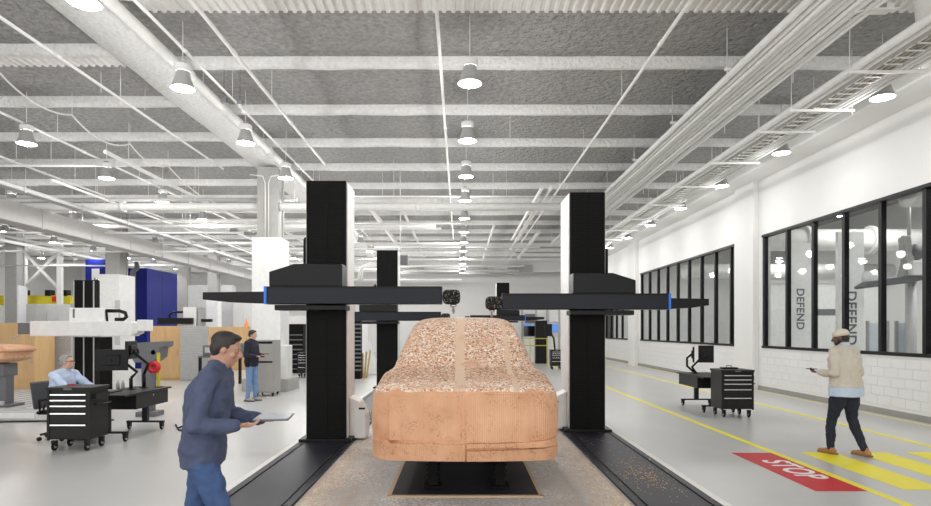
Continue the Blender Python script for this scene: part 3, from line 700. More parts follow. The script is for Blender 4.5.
# ------------------------------------------------------------------ measuring towers
def tower(x, y, s, label, hw=.33, dep=.66, ht=4.14, za=2.30, inner=1.84, outer=.79, ext=.98, car_out=.775, detail=True):
    """s=+1: arm reaches towards +x"""
    t = thing('measuring_tower', label, 'measuring machine', (x, y, 0))
    def bx(name, m, x0, x1, y0, y1, z0, z1, bevel=0, par=None):
        a, b = sorted((s*x0, s*x1)); return MB().box(a, b, y0, y1, z0, z1).build(name, m, par or t, bevel=bevel)
    bx('column', black, -hw+.02, hw-.02, .02, dep-.02, .06, ht, .01)
    mb = MB(); k = int(ht/.035)
    for i in range(1, k): mb.box(-hw+.05, hw-.05, .0, .02, i*.035, i*.035+.031)
    for xx in (-hw+.02, -.012, hw-.05): mb.box(xx, xx+.03 if xx < 0 or xx > .1 else xx+.024, -.006, .02, .06, ht-.01)
    mb.build('bellows_cover', blackm, t)
    for sx in (-1, 1): bx('side_cover', white, sx*hw, sx*(hw-.02), .05, dep, .06, ht-.02, .004)
    bx('rear_cover', white, -hw, hw, dep-.02, dep+.02, .06, ht-.02)
    bx('base_plate', black, -hw-.08, hw+.08, -.1, dep+.1, .03, .075, .005)
    a = [(-car_out, za+.14),(-car_out, za+.36),(-car_out+.38, za+.48),(hw, za+.48),(hw, za+.14)]
    MB().prism([(s*p[0], p[1]) for p in a], -.40, -.02, 'y').build('carriage', black, t, bevel=.01)
    bx('carriage_skirt', black, -.7, hw+.05, -.38, -.02, za-.22, za-.14, .01)
    bx('arm', armm, -outer, inner, -.47, -.2, za-.13, za+.13, .012)
    bx('arm_top_rail', black, -outer, inner, -.475, -.195, za+.105, za+.135, .004)
    bx('end_stripe', bluel, -outer-.04, -outer, -.475, -.195, za-.13, za+.135)
    e = [(-outer-.04, za-.12),(-outer-.04, za+.06),(-outer-ext, za+.05),(-outer-ext, za-.06),(-outer-ext*.6, za-.10)]
    MB().prism([(s*p[0], p[1]) for p in e], -.42, -.26, 'y').build('arm_tail', black, t, bevel=.006)
    mb = MB(); pr = []
    for i in range(14):
        q = 2*pi*i/14; ca, sa = cos(q), sin(q)
        pr.append((inner+.14+.135*abs(ca)**.5*(1 if ca > 0 else -1), za-.02+.11*abs(sa)**.5*(1 if sa > 0 else -1)))
    head = MB().prism([(s*p[0], p[1]) for p in pr], -.45, -.24, 'y').build('milling_head', mat('chip_speckled_black', (.008,.008,.008), .6, spec=.2), t, bevel=.02)
    if detail:
        r = random.Random(4); mb = MB()
        for i in range(60):
            c = Vector((s*(inner+.02+r.random()*.24), -.452, za-.11+r.random()*.19)); q = r.uniform(.002,.004)
            mb.box(c.x-q, c.x+q, c.y-.004, c.y+.004, c.z-q, c.z+q)
        o = mb.build('stuck_chips', chipl, head); o['kind'] = 'stuff'
        mb = MB(); c = s*(inner+.17); mb.cyl((c,-.35), .05, za-.17, za-.13, 14); mb.build('spindle_flange', chrome, head)
        mb = MB(); mb.cyl((c,-.35), .016, za-.27, za-.16, 10); mb.cyl((c,-.35), .024, za-.24, za-.2, 10); mb.build('cutter', steel, head)
        bd = MB().prism([(s*(hw), .03),(s*(hw+.26), .03),(s*(hw+.26), .42),(s*(hw+.16), .62),(s*hw, .70)], .22, .62, 'y').build('drive_housing', white, t, bevel=.015)
        B('latch', black, bd, s*(hw+.2)-.05, s*(hw+.2)+.05, .205, .22, .50, .53)
        mb = MB(); pts = [(-s*(hw+.06), .35, za-.1),(-s*(hw+.06), .35, za+.85),(-s*(hw+.06), .45, za+.97)]
        bx('energy_chain', blackm, -hw-.12, -hw-.01, .3, .45, za+.3, za+1.0, .05)
    return t
tower(-2.11, 9.55, 1, 'tall black measuring tower left of the clay car, long arm toward the car')
tower(2.206, 10.48, -1, 'tall black measuring tower right of the clay car, arm with cutter head', hw=.32, dep=.85, ht=4.17, za=2.25, inner=1.506, outer=1.24, ext=.69, car_out=.72)
tower(-2.19, 18.2, 1, 'smaller looking black tower behind the left foreground tower', ht=4.18, za=2.18, inner=1.63, outer=.9, ext=.8)
tower(2.11, 29.7, -1, 'distant black tower with arm, seen just above the clay roof', ht=4.1, za=2.36, inner=1.62, outer=1.02, ext=.94, detail=False)

# ------------------------------------------------------------------ tool carts
def caster(par, x, y, z=.0, r=.06, name='caster'):
    c = MB().box(x-.035, x+.035, y-.03, y+.03, z+2*r, z+2*r+.02).box(x-.03, x-.022, y-.03, y+.03, z+r, z+2*r).box(x+.022, x+.03, y-.03, y+.03, z+r, z+2*r).build(name, cart, par)
    M = Matrix.Translation((x,y,z+r)) @ Matrix.Rotation(pi/2, 4, 'Y')
    MB().lathe([(0,-.016),(r-.008,-.016),(r,-.008),(r,.008),(r-.008,.016),(0,.016)], 20, M=M).build('wheel', ruber, c)
    MB().lathe([(0,-.02),(r*.5,-.02),(r*.5,.02),(0,.02)], 12, M=M).build('hub', chrome, c)
    return c
def tool_cart(label, x0, y0, wd=.62, dp=.5, ht=.95, seed=1, sc=1):
    t = thing('tool_cart', label, 'tool cart', (x0+wd/2, y0+dp/2, 0)); a, b = wd/2, dp/2
    B('cabinet', cart, t, -a, a, -b+.02, b, .17, ht-.04, bevel=.008)
    zs = [.19,.41,.58,.69,.775,.86]; zs = [.19+(z-.19)*(ht-.09)/.86 for z in zs]
    for i in range(5):
        d = B('drawer', cart, t, -a+.035, a-.035, -b+.002, -b+.02, zs[i]+.008, zs[i+1]-.008, bevel=.003)
        MB().prism([(-b-.02, zs[i+1]-.03),(-b+.004, zs[i+1]-.036),(-b+.004, zs[i+1]-.012),(-b-.016, zs[i+1]-.012)], -a+.05, a-.05, 'x').build('handle', chrome, d)
    for x in (-a+.015, a-.015): B('corner_post', cart, t, x-.018, x+.018, -b-.008, -b+.03, .16, ht-.04, bevel=.004)
    tp = B('top_tray', cart, t, -a-.015, a+.015, -b-.02, b+.015, ht-.045, ht, bevel=.01)
    B('lock_plate', dgrey, tp, -.06, .06, -b-.024, -b-.019, ht-.038, ht-.012)
    MB().tube([(a+.01,-b+.1,.68),(a+.07,-b+.1,.68),(a+.07,b-.06,.68),(a+.01,b-.06,.68)], .012, 8).build('side_handle', cart, t)
    B('side_tray', cart, t, a, a+.05, -b+.08, b-.05, .76, .84)
    for x in (-a+.07, a-.07):
        for y in (-b+.06, b-.06): caster(t, x, y, 0, .065)
    r = random.Random(seed)
    mb = MB()
    for i in range(5):
        x = r.uniform(-a+.08, a-.08); y = r.uniform(-b+.08, b-.08); mb.tube([(x,y,ht+.012),(x+.12*r.uniform(-.6,.6),y+.08,ht+.012)], .010, 6)
    return t, ht
tool_cart('black five-drawer tool cart in front of the seated man', -6.05, 8.88, .62, .48, .94)
tool_cart('black five-drawer tool cart by the right yellow line', 5.31, 12.3, .65, .54, .97, 2)
tool_cart('distant black tool cart seen between pillar and left tower', X(297,22.5), 22.5, .34, .45, .95, 3)
tool_cart('distant black tool cart by the yellow railing', X(551,27), 27, .5, .5, .9, 4)
def small_tool(kind, label, loc, m, rotz=0):
    t = thing(kind, label, 'tool', loc, rotz)
    MB().tube([(-.09,0,.012),(.0,0,.012)], .012, 8).build('grip', m, t); MB().tube([(0,0,.012),(.09,0,.012)], .005, 6).build('shaft', chrome, t); return t
small_tool('screwdriver', 'screwdriver lying on the cart in front of the seated man', (-5.85,9.2,.94), red, .4)
small_tool('screwdriver', 'screwdriver lying on the cart by the right yellow line', (5.75,12.6,.97), black, 1)
t = thing('tool_case', 'small black case on the cart by the right yellow line', 'case', (5.6,12.62,.97)); B('case_body', black, t, -.16, .16, -.08, .08, 0, .035, bevel=.005); MB().tube([(-.05,0,.035),(-.05,0,.07),(.05,0,.07),(.05,0,.035)], .008, 6).build('handle', black, t)

# ------------------------------------------------------------------ desks with monitors
def desk(label, x0, x1, y0, y1, zt, mir=1):
    t = thing('work_desk', label, 'desk', ((x0+x1)/2, (y0+y1)/2, 0)); a = (x1-x0)/2; b = (y1-y0)/2
    B('desktop', cart, t, -a, a, -b, b, zt-.03, zt, bevel=.005)
    side = a if mir > 0 else -a
    d = MB().box(min(side-mir*.01, side-mir*.5), max(side-mir*.01, side-mir*.5), -b+.35, b-.12, zt-.27, zt-.035).build('drawer_box', cart, t, bevel=.005)
    B('lock', chrome, d, side-mir*.01 if mir < 0 else side-.01, side if mir > 0 else side+.01, .1, .13, zt-.10, zt-.07)
    for y in (-b+.12, b-.25):
        MB().box(-.045,.045, y-.04, y+.04, .16, zt-.03).build('leg', cart, t)
        f = B('foot_bar', cart, t, -a+.02, a-.02, y-.03, y+.03, .13, .16)
        for x in (-a+.06, a-.06): caster(t, x, y, 0, .055)
    return t
desk('black wheeled desk with drawer box beside the seated man', -5.98, -5.28, 9.55, 11.1, .75, 1)
desk('black wheeled desk behind the right tool cart', 5.2, 5.95, 12.95, 14.55, .77, -1)
def monitor(label, loc, rz, wd=.52, hh=.32, arm=None):
    t = thing('monitor', label, 'monitor', loc, rz)
    c = B('screen_case', black, t, -wd/2, wd/2, -.015, .02, -hh/2, hh/2, bevel=.006)
    B('screen', mat('dark_screen', (.008,.008,.01), .12), c, -wd/2+.012, wd/2-.012, -.018, -.0155, -hh/2+.012, hh/2-.012)
    B('rear_bulge', black, t, -.13, .13, .02, .05, -.09, .09, bevel=.01)
    if arm:
        T = Matrix.Rotation(-rz, 4, 'Z'); q = [Vector((0,.05,0))]+[T @ (Vector(p)-Vector(loc)) for p in arm]
        MB().tube(q[:-1], .026, 8).build('arm', black, t); MB().tube(q[-2:], .03, 10).build('arm_post', black, t)
        MB().cyl((q[-1].x, q[-1].y), .07, q[-1].z, q[-1].z+.015, 16).build('arm_clamp', black, t)
    return t
# left pair: screens turned towards the seated man
monitor('wide black monitor on an arm in front of the seated man', P(112,360,10.35), R(195), .50, .36, [P(124,362,10.5), P(137,372,10.55), P(131,378,10.5), (P(131,380,10.5).x, 10.5, .75)])
monitor('second black monitor on an arm, edge on, right of the wide one', P(131,350,10.75), R(-80), .50, .32, [P(137,355,10.8), P(148,364,10.8), P(144,374,10.8), (P(144,380,10.8).x, 10.8, .75)])
monitor('black monitor facing away on the right desk', P(706,354,14.1), R(170), .34, .40, [P(699,360,14.0), P(692,367,14.0), P(697,374,14.1), (P(696,376,14.1).x, 14.1, .77)])
monitor('narrow black monitor seen edge on above the right desk', P(693.5,354.5,14.2), R(70), .34, .36, [P(687,358,14.3), P(687,366,14.3), P(694,372,14.3), (P(694,374,14.3).x, 14.3, .77)])
t = thing('equipment_stand', 'small black arm rig with screen by the distant railing', 'stand', (X(550,27), 27.2, .9)); MB().tube([(.25,0,0),(.2,0,.5),(.05,0,.8)], .04, 8).build('arm', black, t); B('screen', black, t, -.2, .12, -.03, .03, .6, 1.15, bevel=.01)
# office chair
t = thing('office_chair', 'grey mesh backed office chair under the seated man', 'chair', (-6.55, 9.95, 0))
MB().box(-.25,.25,-.25,.25,.42,.48).build('seat', blackm, t, bevel=.03)
MB().prism([(-.30,.52),(-.27,.5),(-.33,.92),(-.36,.94)], -.23, .23, 'y').build('backrest', mat('chair_mesh', (.06,.06,.065), .7), t, bevel=.01)
MB().tube([(-.27,0,.55),(-.3,0,.42),(-.1,0,.4)], .02, 8).build('back_frame', black, t)
MB().cyl((0,0), .03, .1, .42).build('gas_column', black, t)
for s in (-1, 1): MB().tube([(-.15,s*.28,.45),(-.15,s*.3,.66),(.12,s*.3,.68)], .018, 8).build('armrest', black, t)
for k in range(5):
    q = 2*pi*k/5+.3; l = MB().tube([(0,0,.13),(.3*cos(q),.3*sin(q),.10)], [.03,.018], 8).build('base_leg', black, t)
    M = Matrix.Translation((.31*cos(q),.31*sin(q),.035)) @ Matrix.Rotation(pi/2, 4, 'X'); MB().lathe([(0,-.02),(.033,-.02),(.033,.02),(0,.02)], 14, M=M).build('caster', black, l)
# keyboard, mouse on the desk
t = thing('keyboard', 'black keyboard on the desk beside the seated man', 'keyboard', (-5.75,10.0,.75), pi/2); B('key_plate', black, t, -.2,.2,-.07,.07,0,.02,bevel=.004)
mb = MB(); [mb.box(-.19+i*.027,-.17+i*.027,-.06+j*.027,-.04+j*.027,.02,.026) for i in range(14) for j in range(4)]; mb.build('keys', dgrey, t)
# yellow post with red tape reel, on desk
t = thing('yellow_stand', 'thin yellow post standing at the right end of the left desk', 'post', (X(158.5,10.95), 10.95, .75)); B('post', yellow, t, -.022,.022,-.02,.02,.012,.62); B('foot', black, t, -.05,.05,-.06,.06,0,.012)
t = thing('red_reel', 'red plastic reel hung on the yellow post', 'reel', Vector(P(155,367,10.9)))
M = Matrix.Rotation(pi/2, 4, 'X') @ Matrix.Translation((0,0,.04))
MB().lathe([(.04,-.03),(.11,-.03),(.11,-.02),(.07,-.018),(.07,.018),(.11,.02),(.11,.03),(.04,.03),(.04,-.03)], 28, M=M).build('spool', red, t)
MB().lathe([(.04,-.025),(.04,.025),(.02,.025),(.02,-.025),(.04,-.025)], 20, M=M).build('hub', mat('dark_red', (.25,.01,.02), .5), t)
for k, (u, v) in enumerate(((118,383),(123,382))):
    t = thing('small_bottle', 'small pale bottle on the left desk, %s of two' % ('left','right')[k], 'bottle', (X(u,10.6),10.6,.75)); MB().lathe([(0,0),(.03,0),(.03,.09),(.012,.12),(.012,.14),(0,.14)], 14).build('bottle_body', lgrey, t); MB().lathe([(0,.14),(.014,.14),(.014,.16),(0,.16)], 12).build('cap', white, t)
# grey bench vise like fixtures behind the desk
t = thing('grey_fixture', 'grey cast steel fixture with red disc behind the left desk', 'machine', (X(150,12.6), 12.6, 0)); s = 12.6/F
MB().prism([(-17*s,Z(343,12.6)),(19*s,Z(341,12.6)),(19*s,Z(346,12.6)),(14*s,Z(348,12.6)),(13*s,Z(357,12.6)),(6*s,Z(362,12.6)),(-11*s,Z(362,12.6)),(-14*s,Z(356,12.6)),(-14*s,Z(348,12.6)),(-17*s,Z(347,12.6))], -.2, .2, 'y').build('cast_body', dgrey, t, bevel=.01)
MB().prism([(-6*s,Z(361,12.6)),(4*s,Z(361,12.6)),(3*s,.1),(-5*s,.1)], -.12, .12, 'y').build('pedestal', dgrey, t, bevel=.01); B('foot', dgrey, t, -.2,.2,-.2,.2,0,.1,bevel=.01)
MB().lathe([(0,-.04),(.13,-.04),(.13,.0),(0,.0)], 24, M=Matrix.Translation((-12*s,-.2,Z(352,12.6))) @ Matrix.Rotation(pi/2,4,'X')).build('red_disc', red, t)
MB().lathe([(0,-.02),(.05,-.02),(.05,.0),(0,.0)], 16, M=Matrix.Translation((8*s,-.2,Z(352,12.6))) @ Matrix.Rotation(pi/2,4,'X')).build('knob', lgrey, t)

# ------------------------------------------------------------------ white measuring machine on its bed, left
t = thing('measuring_bed', 'low pale grey machine bed on the floor at the left edge', 'machine bed', (-8.9, 14.2, 0))
B('bed_body', mat('pale_bed', (.56,.56,.55), .4), t, -3.6, 1.0, -2.3, 1.6, .0, .2, bevel=.02); B('bed_top', lgrey, t, -3.5, .95, -2.2, 1.55, .2, .235)
mb = MB(); [mb.box(-3.4+.3*i, -3.38+.3*i, -2.19, 1.54, .235, .24) for i in range(15)]; mb.build('slots', dgrey, t)
B('connector_plate', white, t, 1.0-1.15, 1.0-.45, -2.32, -2.3, .05, .15)
D = 13.2; s = D/F
t = thing('white_measuring_machine', 'white horizontal arm measuring machine behind the seated man', 'measuring machine', (X(84,D), D, .24))
zo = .24
def zz(v): return Z(v, D)-zo
B('column', blackm, t, -.23, .23, 0, .2, 0, zz(280), bevel=.01)
mb = MB(); [mb.box(x-.012, x+.012, -.015, 0, 0, zz(281)) for x in (-.215,-.0,.215)]; mb.build('guide_rail', steel, t)
MB().cyl((.15,.2),.05,zz(280),zz(277),12).build('top_knob', chrome, t)
B('carriage', white, t, -.27, 14*s+.2, -.10, .45, zz(337), zz(308), bevel=.02)
B('carriage_slot', dgrey, t, 1*s-.4+.2, 1*s-.36+.2, -.105, -.1, zz(318), zz(309))
B('arm', white, t, -41*s, 58*s, -.42, -.08, zz(336), zz(321.5), bevel=.02)
MB().prism([(58*s,zz(335)),(58*s,zz(322.5)),(63*s,zz(324)),(63*s,zz(333))], -.4, -.1, 'y').build('arm_end_cap', offw, t, bevel=.01)
B('rear_block', white, t, 62*s, 72*s, -.38, -.12, zz(331), zz(320), bevel=.01)
h = MB().box(-54*s,-42*s,-.38,-.12,zz(334),zz(323)).build('probe_head', dgrey, t, bevel=.02); MB().tube([(-53*s,-.25,zz(333)),(-62*s,-.3,zz(339))], .015, 6).build('stylus', lgrey, h)
MB().tube([(2*s+.5,-.1,zz(311)),(38*s,-.1,zz(311)),(44*s,-.1,zz(313)),(45*s,-.1,zz(317)),(42*s,-.1,zz(319.5)),(34*s,-.1,zz(319.5))], .04, 8).build('cable_hose', black, t)
MB().tube([(2*s+.5,-.1,zz(311)),(26*s,-.1,zz(322))], .025, 8).build('hose_bracket', black, t)
# second machine behind
D = 17; s = D/F
t = thing('machine_column', 'narrow black and white machine column right of the white machine', 'measuring machine', (X(104,D), D, 0))
B('column', blackm, t, -.2, .2, 0, .4, 0, Z(334,D), bevel=.01); B('cover', white, t, .2, .55, .05, .4, 0, Z(300,D), bevel=.01); B('vent_strip', lgrey, t, .28,.42,.04,.05,Z(345,D),Z(300,D))
# clay piece on stand at left edge
D = 12.3; s = D/F
t = thing('clay_stand', 'dark grey pedestal stand holding the small clay model', 'stand', (X(4,D), D, .24))
B('pedestal', dgrey, t, -.12, .12, -.12, .12, .05, Z(374,D)-.24, bevel=.01); B('head_block', dgrey, t, -12*s, 7*s, -.2, .2, Z(376,D)-.24, Z(363,D)-.24, bevel=.02); B('foot', dgrey, t, -.25,.25,-.25,.25,0,.05,bevel=.01); B('clamp', lgrey, t, 0, 8*s, -.25,-.2, .02,.12)
t = thing('clay_part', 'small clay car part on the dark stand at the left edge', 'clay part', (X(4,D), D, Z(363,D)))
pf = [(a*.8, b*.85) for a, b in [(-1.2,.0),(-1.1,.38),(-.3,.45),(.10,.44),(.38,.42),(.55,.36),(.57,.30),(.44,.26),(.40,.10),(.16,.02),(.1,.12),(.0,.12),(-.06,.0)]]
MB().prism(pf, -.5, .35, 'y').build('clay_body', clayp, t, bevel=.05)
MB().prism([(-.5,.10),(-.4,.28),(-.1,.28),(.0,.16),(-.1,.10)], -.54, -.48, 'y').build('raised_panel', clayp, t, bevel=.02)
MB().prism([(.0,.30),(.34,.30),(.42,.27),(.33,.23),(.05,.24)], -.56, -.48, 'y').build('ledge', clayp, t, bevel=.02)

# ------------------------------------------------------------------ low partitions, cabinets at left
def cab(label, u0, u1, v0, D, m, dp=.5, name='plywood_cabinet', cat='cabinet', doors=2, hd=True):
    a = (X(u1,D)-X(u0,D))/2; t = thing(name, label, cat, ((X(u0,D)+X(u1,D))/2, D, 0)); z = Z(v0,D)
    B('cabinet_body', m, t, -a, a, .02, dp, .0, z, bevel=.005)
    for i in range(doors):
        x0 = -a+2*a*i/doors; x1 = -a+2*a*(i+1)/doors
        d = B('door', m, t, x0+.006, x1-.006, 0, .02, .06, z-.02, bevel=.003)
        if hd: B('door_handle', steel, d, x1-.10, x1-.07, -.02, 0, z*.45, z*.55)
    return t
cab('wide plywood cabinet with steel handle behind the small clay part', -35, 35, 323, 16.2, ply)
cab('narrow plywood panel at the right side of the wide plywood cabinet', 35.5, 43, 323, 16.72, ply, doors=1, hd=False)
cab('grey tiled partition directly behind the seated man', 44, 71, 325, 17.4, tilem, .15, 'tiled_partition', 'partition', 1, False)
cab('yellowish plywood cabinet behind the grey fixture', 150, 180, 326, 21.5, ply)
cab('grey tiled partition left of the walking man', 180, 207, 326, 21.2, tilem, .15, 'tiled_partition', 'partition', 1, False)
cab('plywood cabinet behind the walking man and left of the white pillar', 208, 247, 327, 27, ply)
cab('white cupboard under the yellow crane beams', 47, 70, 304, 31, white, .6, 'white_cupboard', 'cabinet', 2, False)
cab('pale cupboard left of the white cupboard at the far wall', 26, 46, 304, 31.3, offw, .6, 'white_cupboard', 'cabinet', 2, False)
cab('far grey locker bank right of the blue partition', 188, 232, 285, 36, lgrey, .6, 'locker_bank', 'locker', 4, False)
cab('far pale locker bank left of the white pillar', 233, 256, 300, 35, offw, .6, 'locker_bank', 'locker', 2, False)
# small white machine right of blue booth
D = 22.6; s = D/F
t = thing('small_measuring_machine', 'small white machine with black arm in front of the blue booth', 'measuring machine', (X(190,D), D, 0))
B('column', white, t, -7*s, 6*s, 0, .4, 0, Z(307,D), bevel=.01); B('arm', black, t, -30*s, 4*s, -.2, -.02, Z(324,D), Z(318,D), bevel=.01); B('side_strip', steel, t, 7*s, 11*s, .05,.4,0,Z(307,D))
MB().tube([(-7*s,.1,Z(312,D)),(-18*s,.1,Z(312,D)),(-22*s,.1,Z(315,D)),(-21*s,.1,Z(318,D))], .04, 8).build('cable_hose', black, t); B('tail', black, t, 11*s, 21*s, .0,.15, Z(322,D), Z(319,D))
# workbench with machines behind the walking man
t = thing('workbench', 'dark workbench behind the walking man', 'workbench', (X(216,20), 20, 0)); s = 20/F
B('bench_top', dgrey, t, -18*s, 24*s, 0, .8, .86, .92)
for x in (-17, -4, 10, 23): B('leg', black, t, x*s-.04, x*s+.04, .05, .13, 0, .86)
for i, (x, w2, h2) in enumerate(((-10,.2,.35),(4,.16,.28),(16,.22,.42))):
    q = thing('bench_machine', 'dark machine on the far workbench, %s of three' % ('left','middle','right')[i], 'machine', (X(216,20)+x*s, 20.4, .92)); B('machine_body', dgrey, q, -w2,w2,-.2,.2,0,h2,bevel=.02); B('control_panel', lgrey, q, -w2*.6,w2*.6,-.21,-.2,h2*.3,h2*.8)
t = thing('safety_cone', 'small orange cone on top of the far plywood cabinet', 'cone', (X(245,27), 27.2, Z(327,27))); MB().lathe([(.12,0),(.1,.02),(.02,.38),(0,.38)], 16).build('cone_body', mat('orange_plastic', (.8,.22,.05), .5), t); B('base', mat('orange_plastic', (.8,.22,.05), .5), t, -.14,.14,-.14,.14,0,.02)
# grey cabinet next to the standing man
D = 16.2; s = D/F
t = thing('steel_cabinet', 'grey steel cabinet on castors beside the standing man', 'cabinet', (X(264,D), D, 0)); a = 10*s
gm = mat('warm_grey_steel', (.36,.35,.33), .45)
B('cabinet_body', gm, t, -a, a, .02, .6, .1, Z(340,D), bevel=.01)
B('upper_door', gm, t, -a+.02, a-.02, 0, .02, .95, Z(344,D), bevel=.004); B('lower_door', gm, t, -a+.02, a-.02, 0, .02, .14, .9, bevel=.004); B('dark_slot', black, t, -a+.05, a-.05, -.002, .02, .905, .945); B('top_slot', black, t, -a+.05, a-.05, -.002,.02, Z(343.5,D), Z(341.5,D))
for x in (-a+.06, a-.06):
    for y in (.08,.52): caster(t, x, y, 0, .04)
# stuff seen between pillar and left tower
t = thing('black_rack', 'tall black equipment rack far behind, right of the white pillar', 'rack', (X(296,25), 25, 0)); B('rack_body', blackm, t, -.3, .3, 0, .6, 0, Z(324,25), bevel=.01)
mb = MB(); [mb.box(-.27,.27,-.02,0,.15+k*.2,.2+k*.2) for k in range(8)]; mb.build('rack_shelves', dgrey, t)
t = thing('gantry_table', 'pale raised gantry bar above the far black rack', 'gantry', (X(298,24), 23.8, 0)); B('beam', offw, t, -.7,.7,0,.3,Z(324,24),Z(316,24)); B('post', offw, t, -.7,-.6,0,.2,0,Z(324,24)); B('post', offw, t, .6,.7,0,.2,0,Z(324,24))
# behind left tower, right side
t = thing('rib_rack', 'black ribbed rack seen just right of the left foreground tower', 'rack', (X(357,22), 22, 0)); B('rack_body', blackm, t, -.12,.12,0,.4,0,Z(320,22)); mb = MB(); [mb.box(-.16,.16,-.03,0,.3+k*.15,.36+k*.15) for k in range(12)]; mb.build('rack_shelves', dgrey, t)
t = thing('white_machine_cover', 'white curved machine cover seen between the two left towers', 'machine', (X(368,24), 24, 0)); MB().prism([(-.3,0),(.32,0),(.3,.4),(.1,.9),(.02,1.4),(.0,2.1),(-.3,2.1)], 0, .6, 'y').build('cover', white, t, bevel=.03); B('foot_rail', lgrey, t, -.4,.5,-.1,.7,0,.05)
t = thing('wood_offcuts', 'bundle of golden wooden boards leaning between the two left towers', 'boards', (X(363,22.5), 22.5, 0))
for k in range(5): MB().box(-.03,.03,-.02,.02,0,.8+.06*k).build('board', gold, t, loc=(-.15+.07*k,0,0), rot=(0,R(4*(k-2)),0))
t = thing('hose_bundle', 'pale hose bundle above the middle tower', 'hose', P(366,268,19.5))
for k in range(3): MB().tube([(-.25+.06*k,0,-.4),(-.2+.06*k,0,.0),(.1,0,.15-.05*k),(.9,0,.12-.05*k),(1.2,0,-.1)], .03, 8).build('hose', whitep, t)
B('valve_box', dgrey, t, .9,1.35,-.1,.2,.1,.4); MB().tube([(1.1,.05,.4),(1.1,.05,ZD-P(366,268,19.5).z)], .02, 6).build('hanger_rod', whitep, t)

# ------------------------------------------------------------------ far end, right of the car
D = 34; s = D/F
t = thing('display_wall', 'white console wall with blue lit displays at the far end', 'console', (X(530,D), D, 0))
B('console_body', offw, t, -14*s-1, 38*s, .05, .3, 0, Z(309,D)); B('lower_panel', white, t, -10*s, 36*s, 0, .05, 0, Z(337,D))
for i, (u0, u1, v0, v1, m) in enumerate(((524,535,326,336,mat('dark_screen',(0,0,0))),(525,535,314,323,dgrey),(549,559,314,322,offw),(548,558,324,332,screenm),(524,531,324,326,screenm))):
    B('display', m, t, (u0-530)*s, (u1-530)*s, -.03, 0, Z(v1,D), Z(v0,D))
for u in (522,536,547,559): B('frame_post', steel, t, (u-530)*s-.04, (u-530)*s+.04, -.05, 0, 0, Z(310,D))
t = thing('black_locker', 'black cabinet standing behind the yellow railing', 'cabinet', (X(541.5,32), 32, 0)); B('cabinet_body', black, t, -.3,.3,0,.5,0,Z(320.5,32),bevel=.01); B('door', black, t, -.28,.28,-.02,0,.05,Z(322,32))
t = thing('yellow_railing', 'yellow safety railing at the far end right of the clay car', 'railing', (X(530,30), 30, 0)); s = 30/F
for v in (338.5, 345.5): MB().tube([(-6*s,0,Z(v,30)),(18*s,0,Z(v,30))], .02, 8).build('rail_bar', yellow, t)
for u in (-6, 0, 17): MB().tube([(u*s,0,0),(u*s,0,Z(338,30))], .02, 8).build('post', yellow, t)
# ceiling clutter at the far end: ducts across and soffit
struct('wall_far_soffit', MB().box(-24, XW, 44, 44.3, 6.0, ZD), wallm)
for i, u in enumerate((412, 475, 520)):
    t = thing('air_grille', 'grey air grille high on the far wall, %s of three' % ('left','middle','right')[i], 'grille', (X(u,43.8), 43.8, 6.2)); B('grille_frame', lgrey, t, -.9,.9,-.05,.18,-.35,.3); mb = MB(); [mb.box(-.85,.85,-.07,-.05,-.3+k*.1,-.25+k*.1) for k in range(6)]; mb.build('grille_slats', steel, t)

# ------------------------------------------------------------------ beyond the glass
for i, (y, z, r) in enumerate(((12.5,4.62,.30),(20,4.75,.36),(25,4.2,.3))):
    pipe([(XW+.3,y,z),(17.8,y,z)], r, rods=[(XW+1.5,y,z),(14,y,z)], label= 'fat white duct crossing the room behind the glass, %s one' % ('nearest','second','farthest')[i], name='round_duct', cat='duct', n=20, couplings=2)
for i, (u, D, w_) in enumerate(((800,17.5,'left'),(851,15.5,'right'))):
    x = X(u, D); t = thing('lettered_column', 'white column with dark vertical lettering behind the glass, %s one' % w_, 'column', (x, D, 0))
    B('column_body', white, t, -.34, .34, 0, .1, 0, 4.3, bevel=.01)
    M = Matrix.Translation((0.0,-.004,Z(309 if i == 0 else 318,D))) @ Matrix.Rotation(pi/2,4,'X') @ Matrix.Rotation(-pi/2,4,'Z')
    text_mesh('lettering', 'DEFEND', .31 if i == 0 else .36, dgrey, t, M, .002, 1.05)
D = 14.6; s = D/F
t = thing('robot_arm', 'dark curved machine arm with white box in the room behind the glass', 'machine', (X(895,D), D, 0))
MB().prism([(-38*s,Z(287,D)),(-30*s,Z(282,D)),(0,Z(277,D)),(26*s,Z(275,D)),(27*s,Z(280,D)),(5*s,Z(284,D)),(-36*s,Z(289,D))], -.15,.15,'y').build('beam', dgrey, t, bevel=.02)
MB().prism([(4*s,Z(278,D)),(8*s,Z(262,D)),(5*s,Z(236,D)),(13*s,Z(236,D)),(17*s,Z(262,D)),(17*s,Z(276,D))], -.1,.1,'y').build('bracket', steel, t, bevel=.02)
B('white_box', white, t, 10*s, 27*s, -.25, .0, Z(276,D), Z(262,D), bevel=.02)
MB().lathe([(0,-.1),(.18,-.1),(.2,0),(.18,.1),(0,.1)], 20, M=Matrix.Translation((21*s,0,Z(252,D))) @ Matrix.Rotation(pi/2,4,'X')).build('motor', dgrey, t)
MB().lathe([(0,-.15),(.16,-.15),(.16,.15),(0,.15)], 20, M=Matrix.Translation((-23*s,0,Z(278,D))) @ Matrix.Rotation(pi/2,4,'Y')).build('cable_drum', white, t)
MB().cyl((22*s,.2), .12, 0, Z(280,D), 16).build('stand', lgrey, t); MB().tube([(14*s,0,Z(236,D)),(14*s,0,Z(200,D))], .04, 8).build('hanger', lgrey, t)
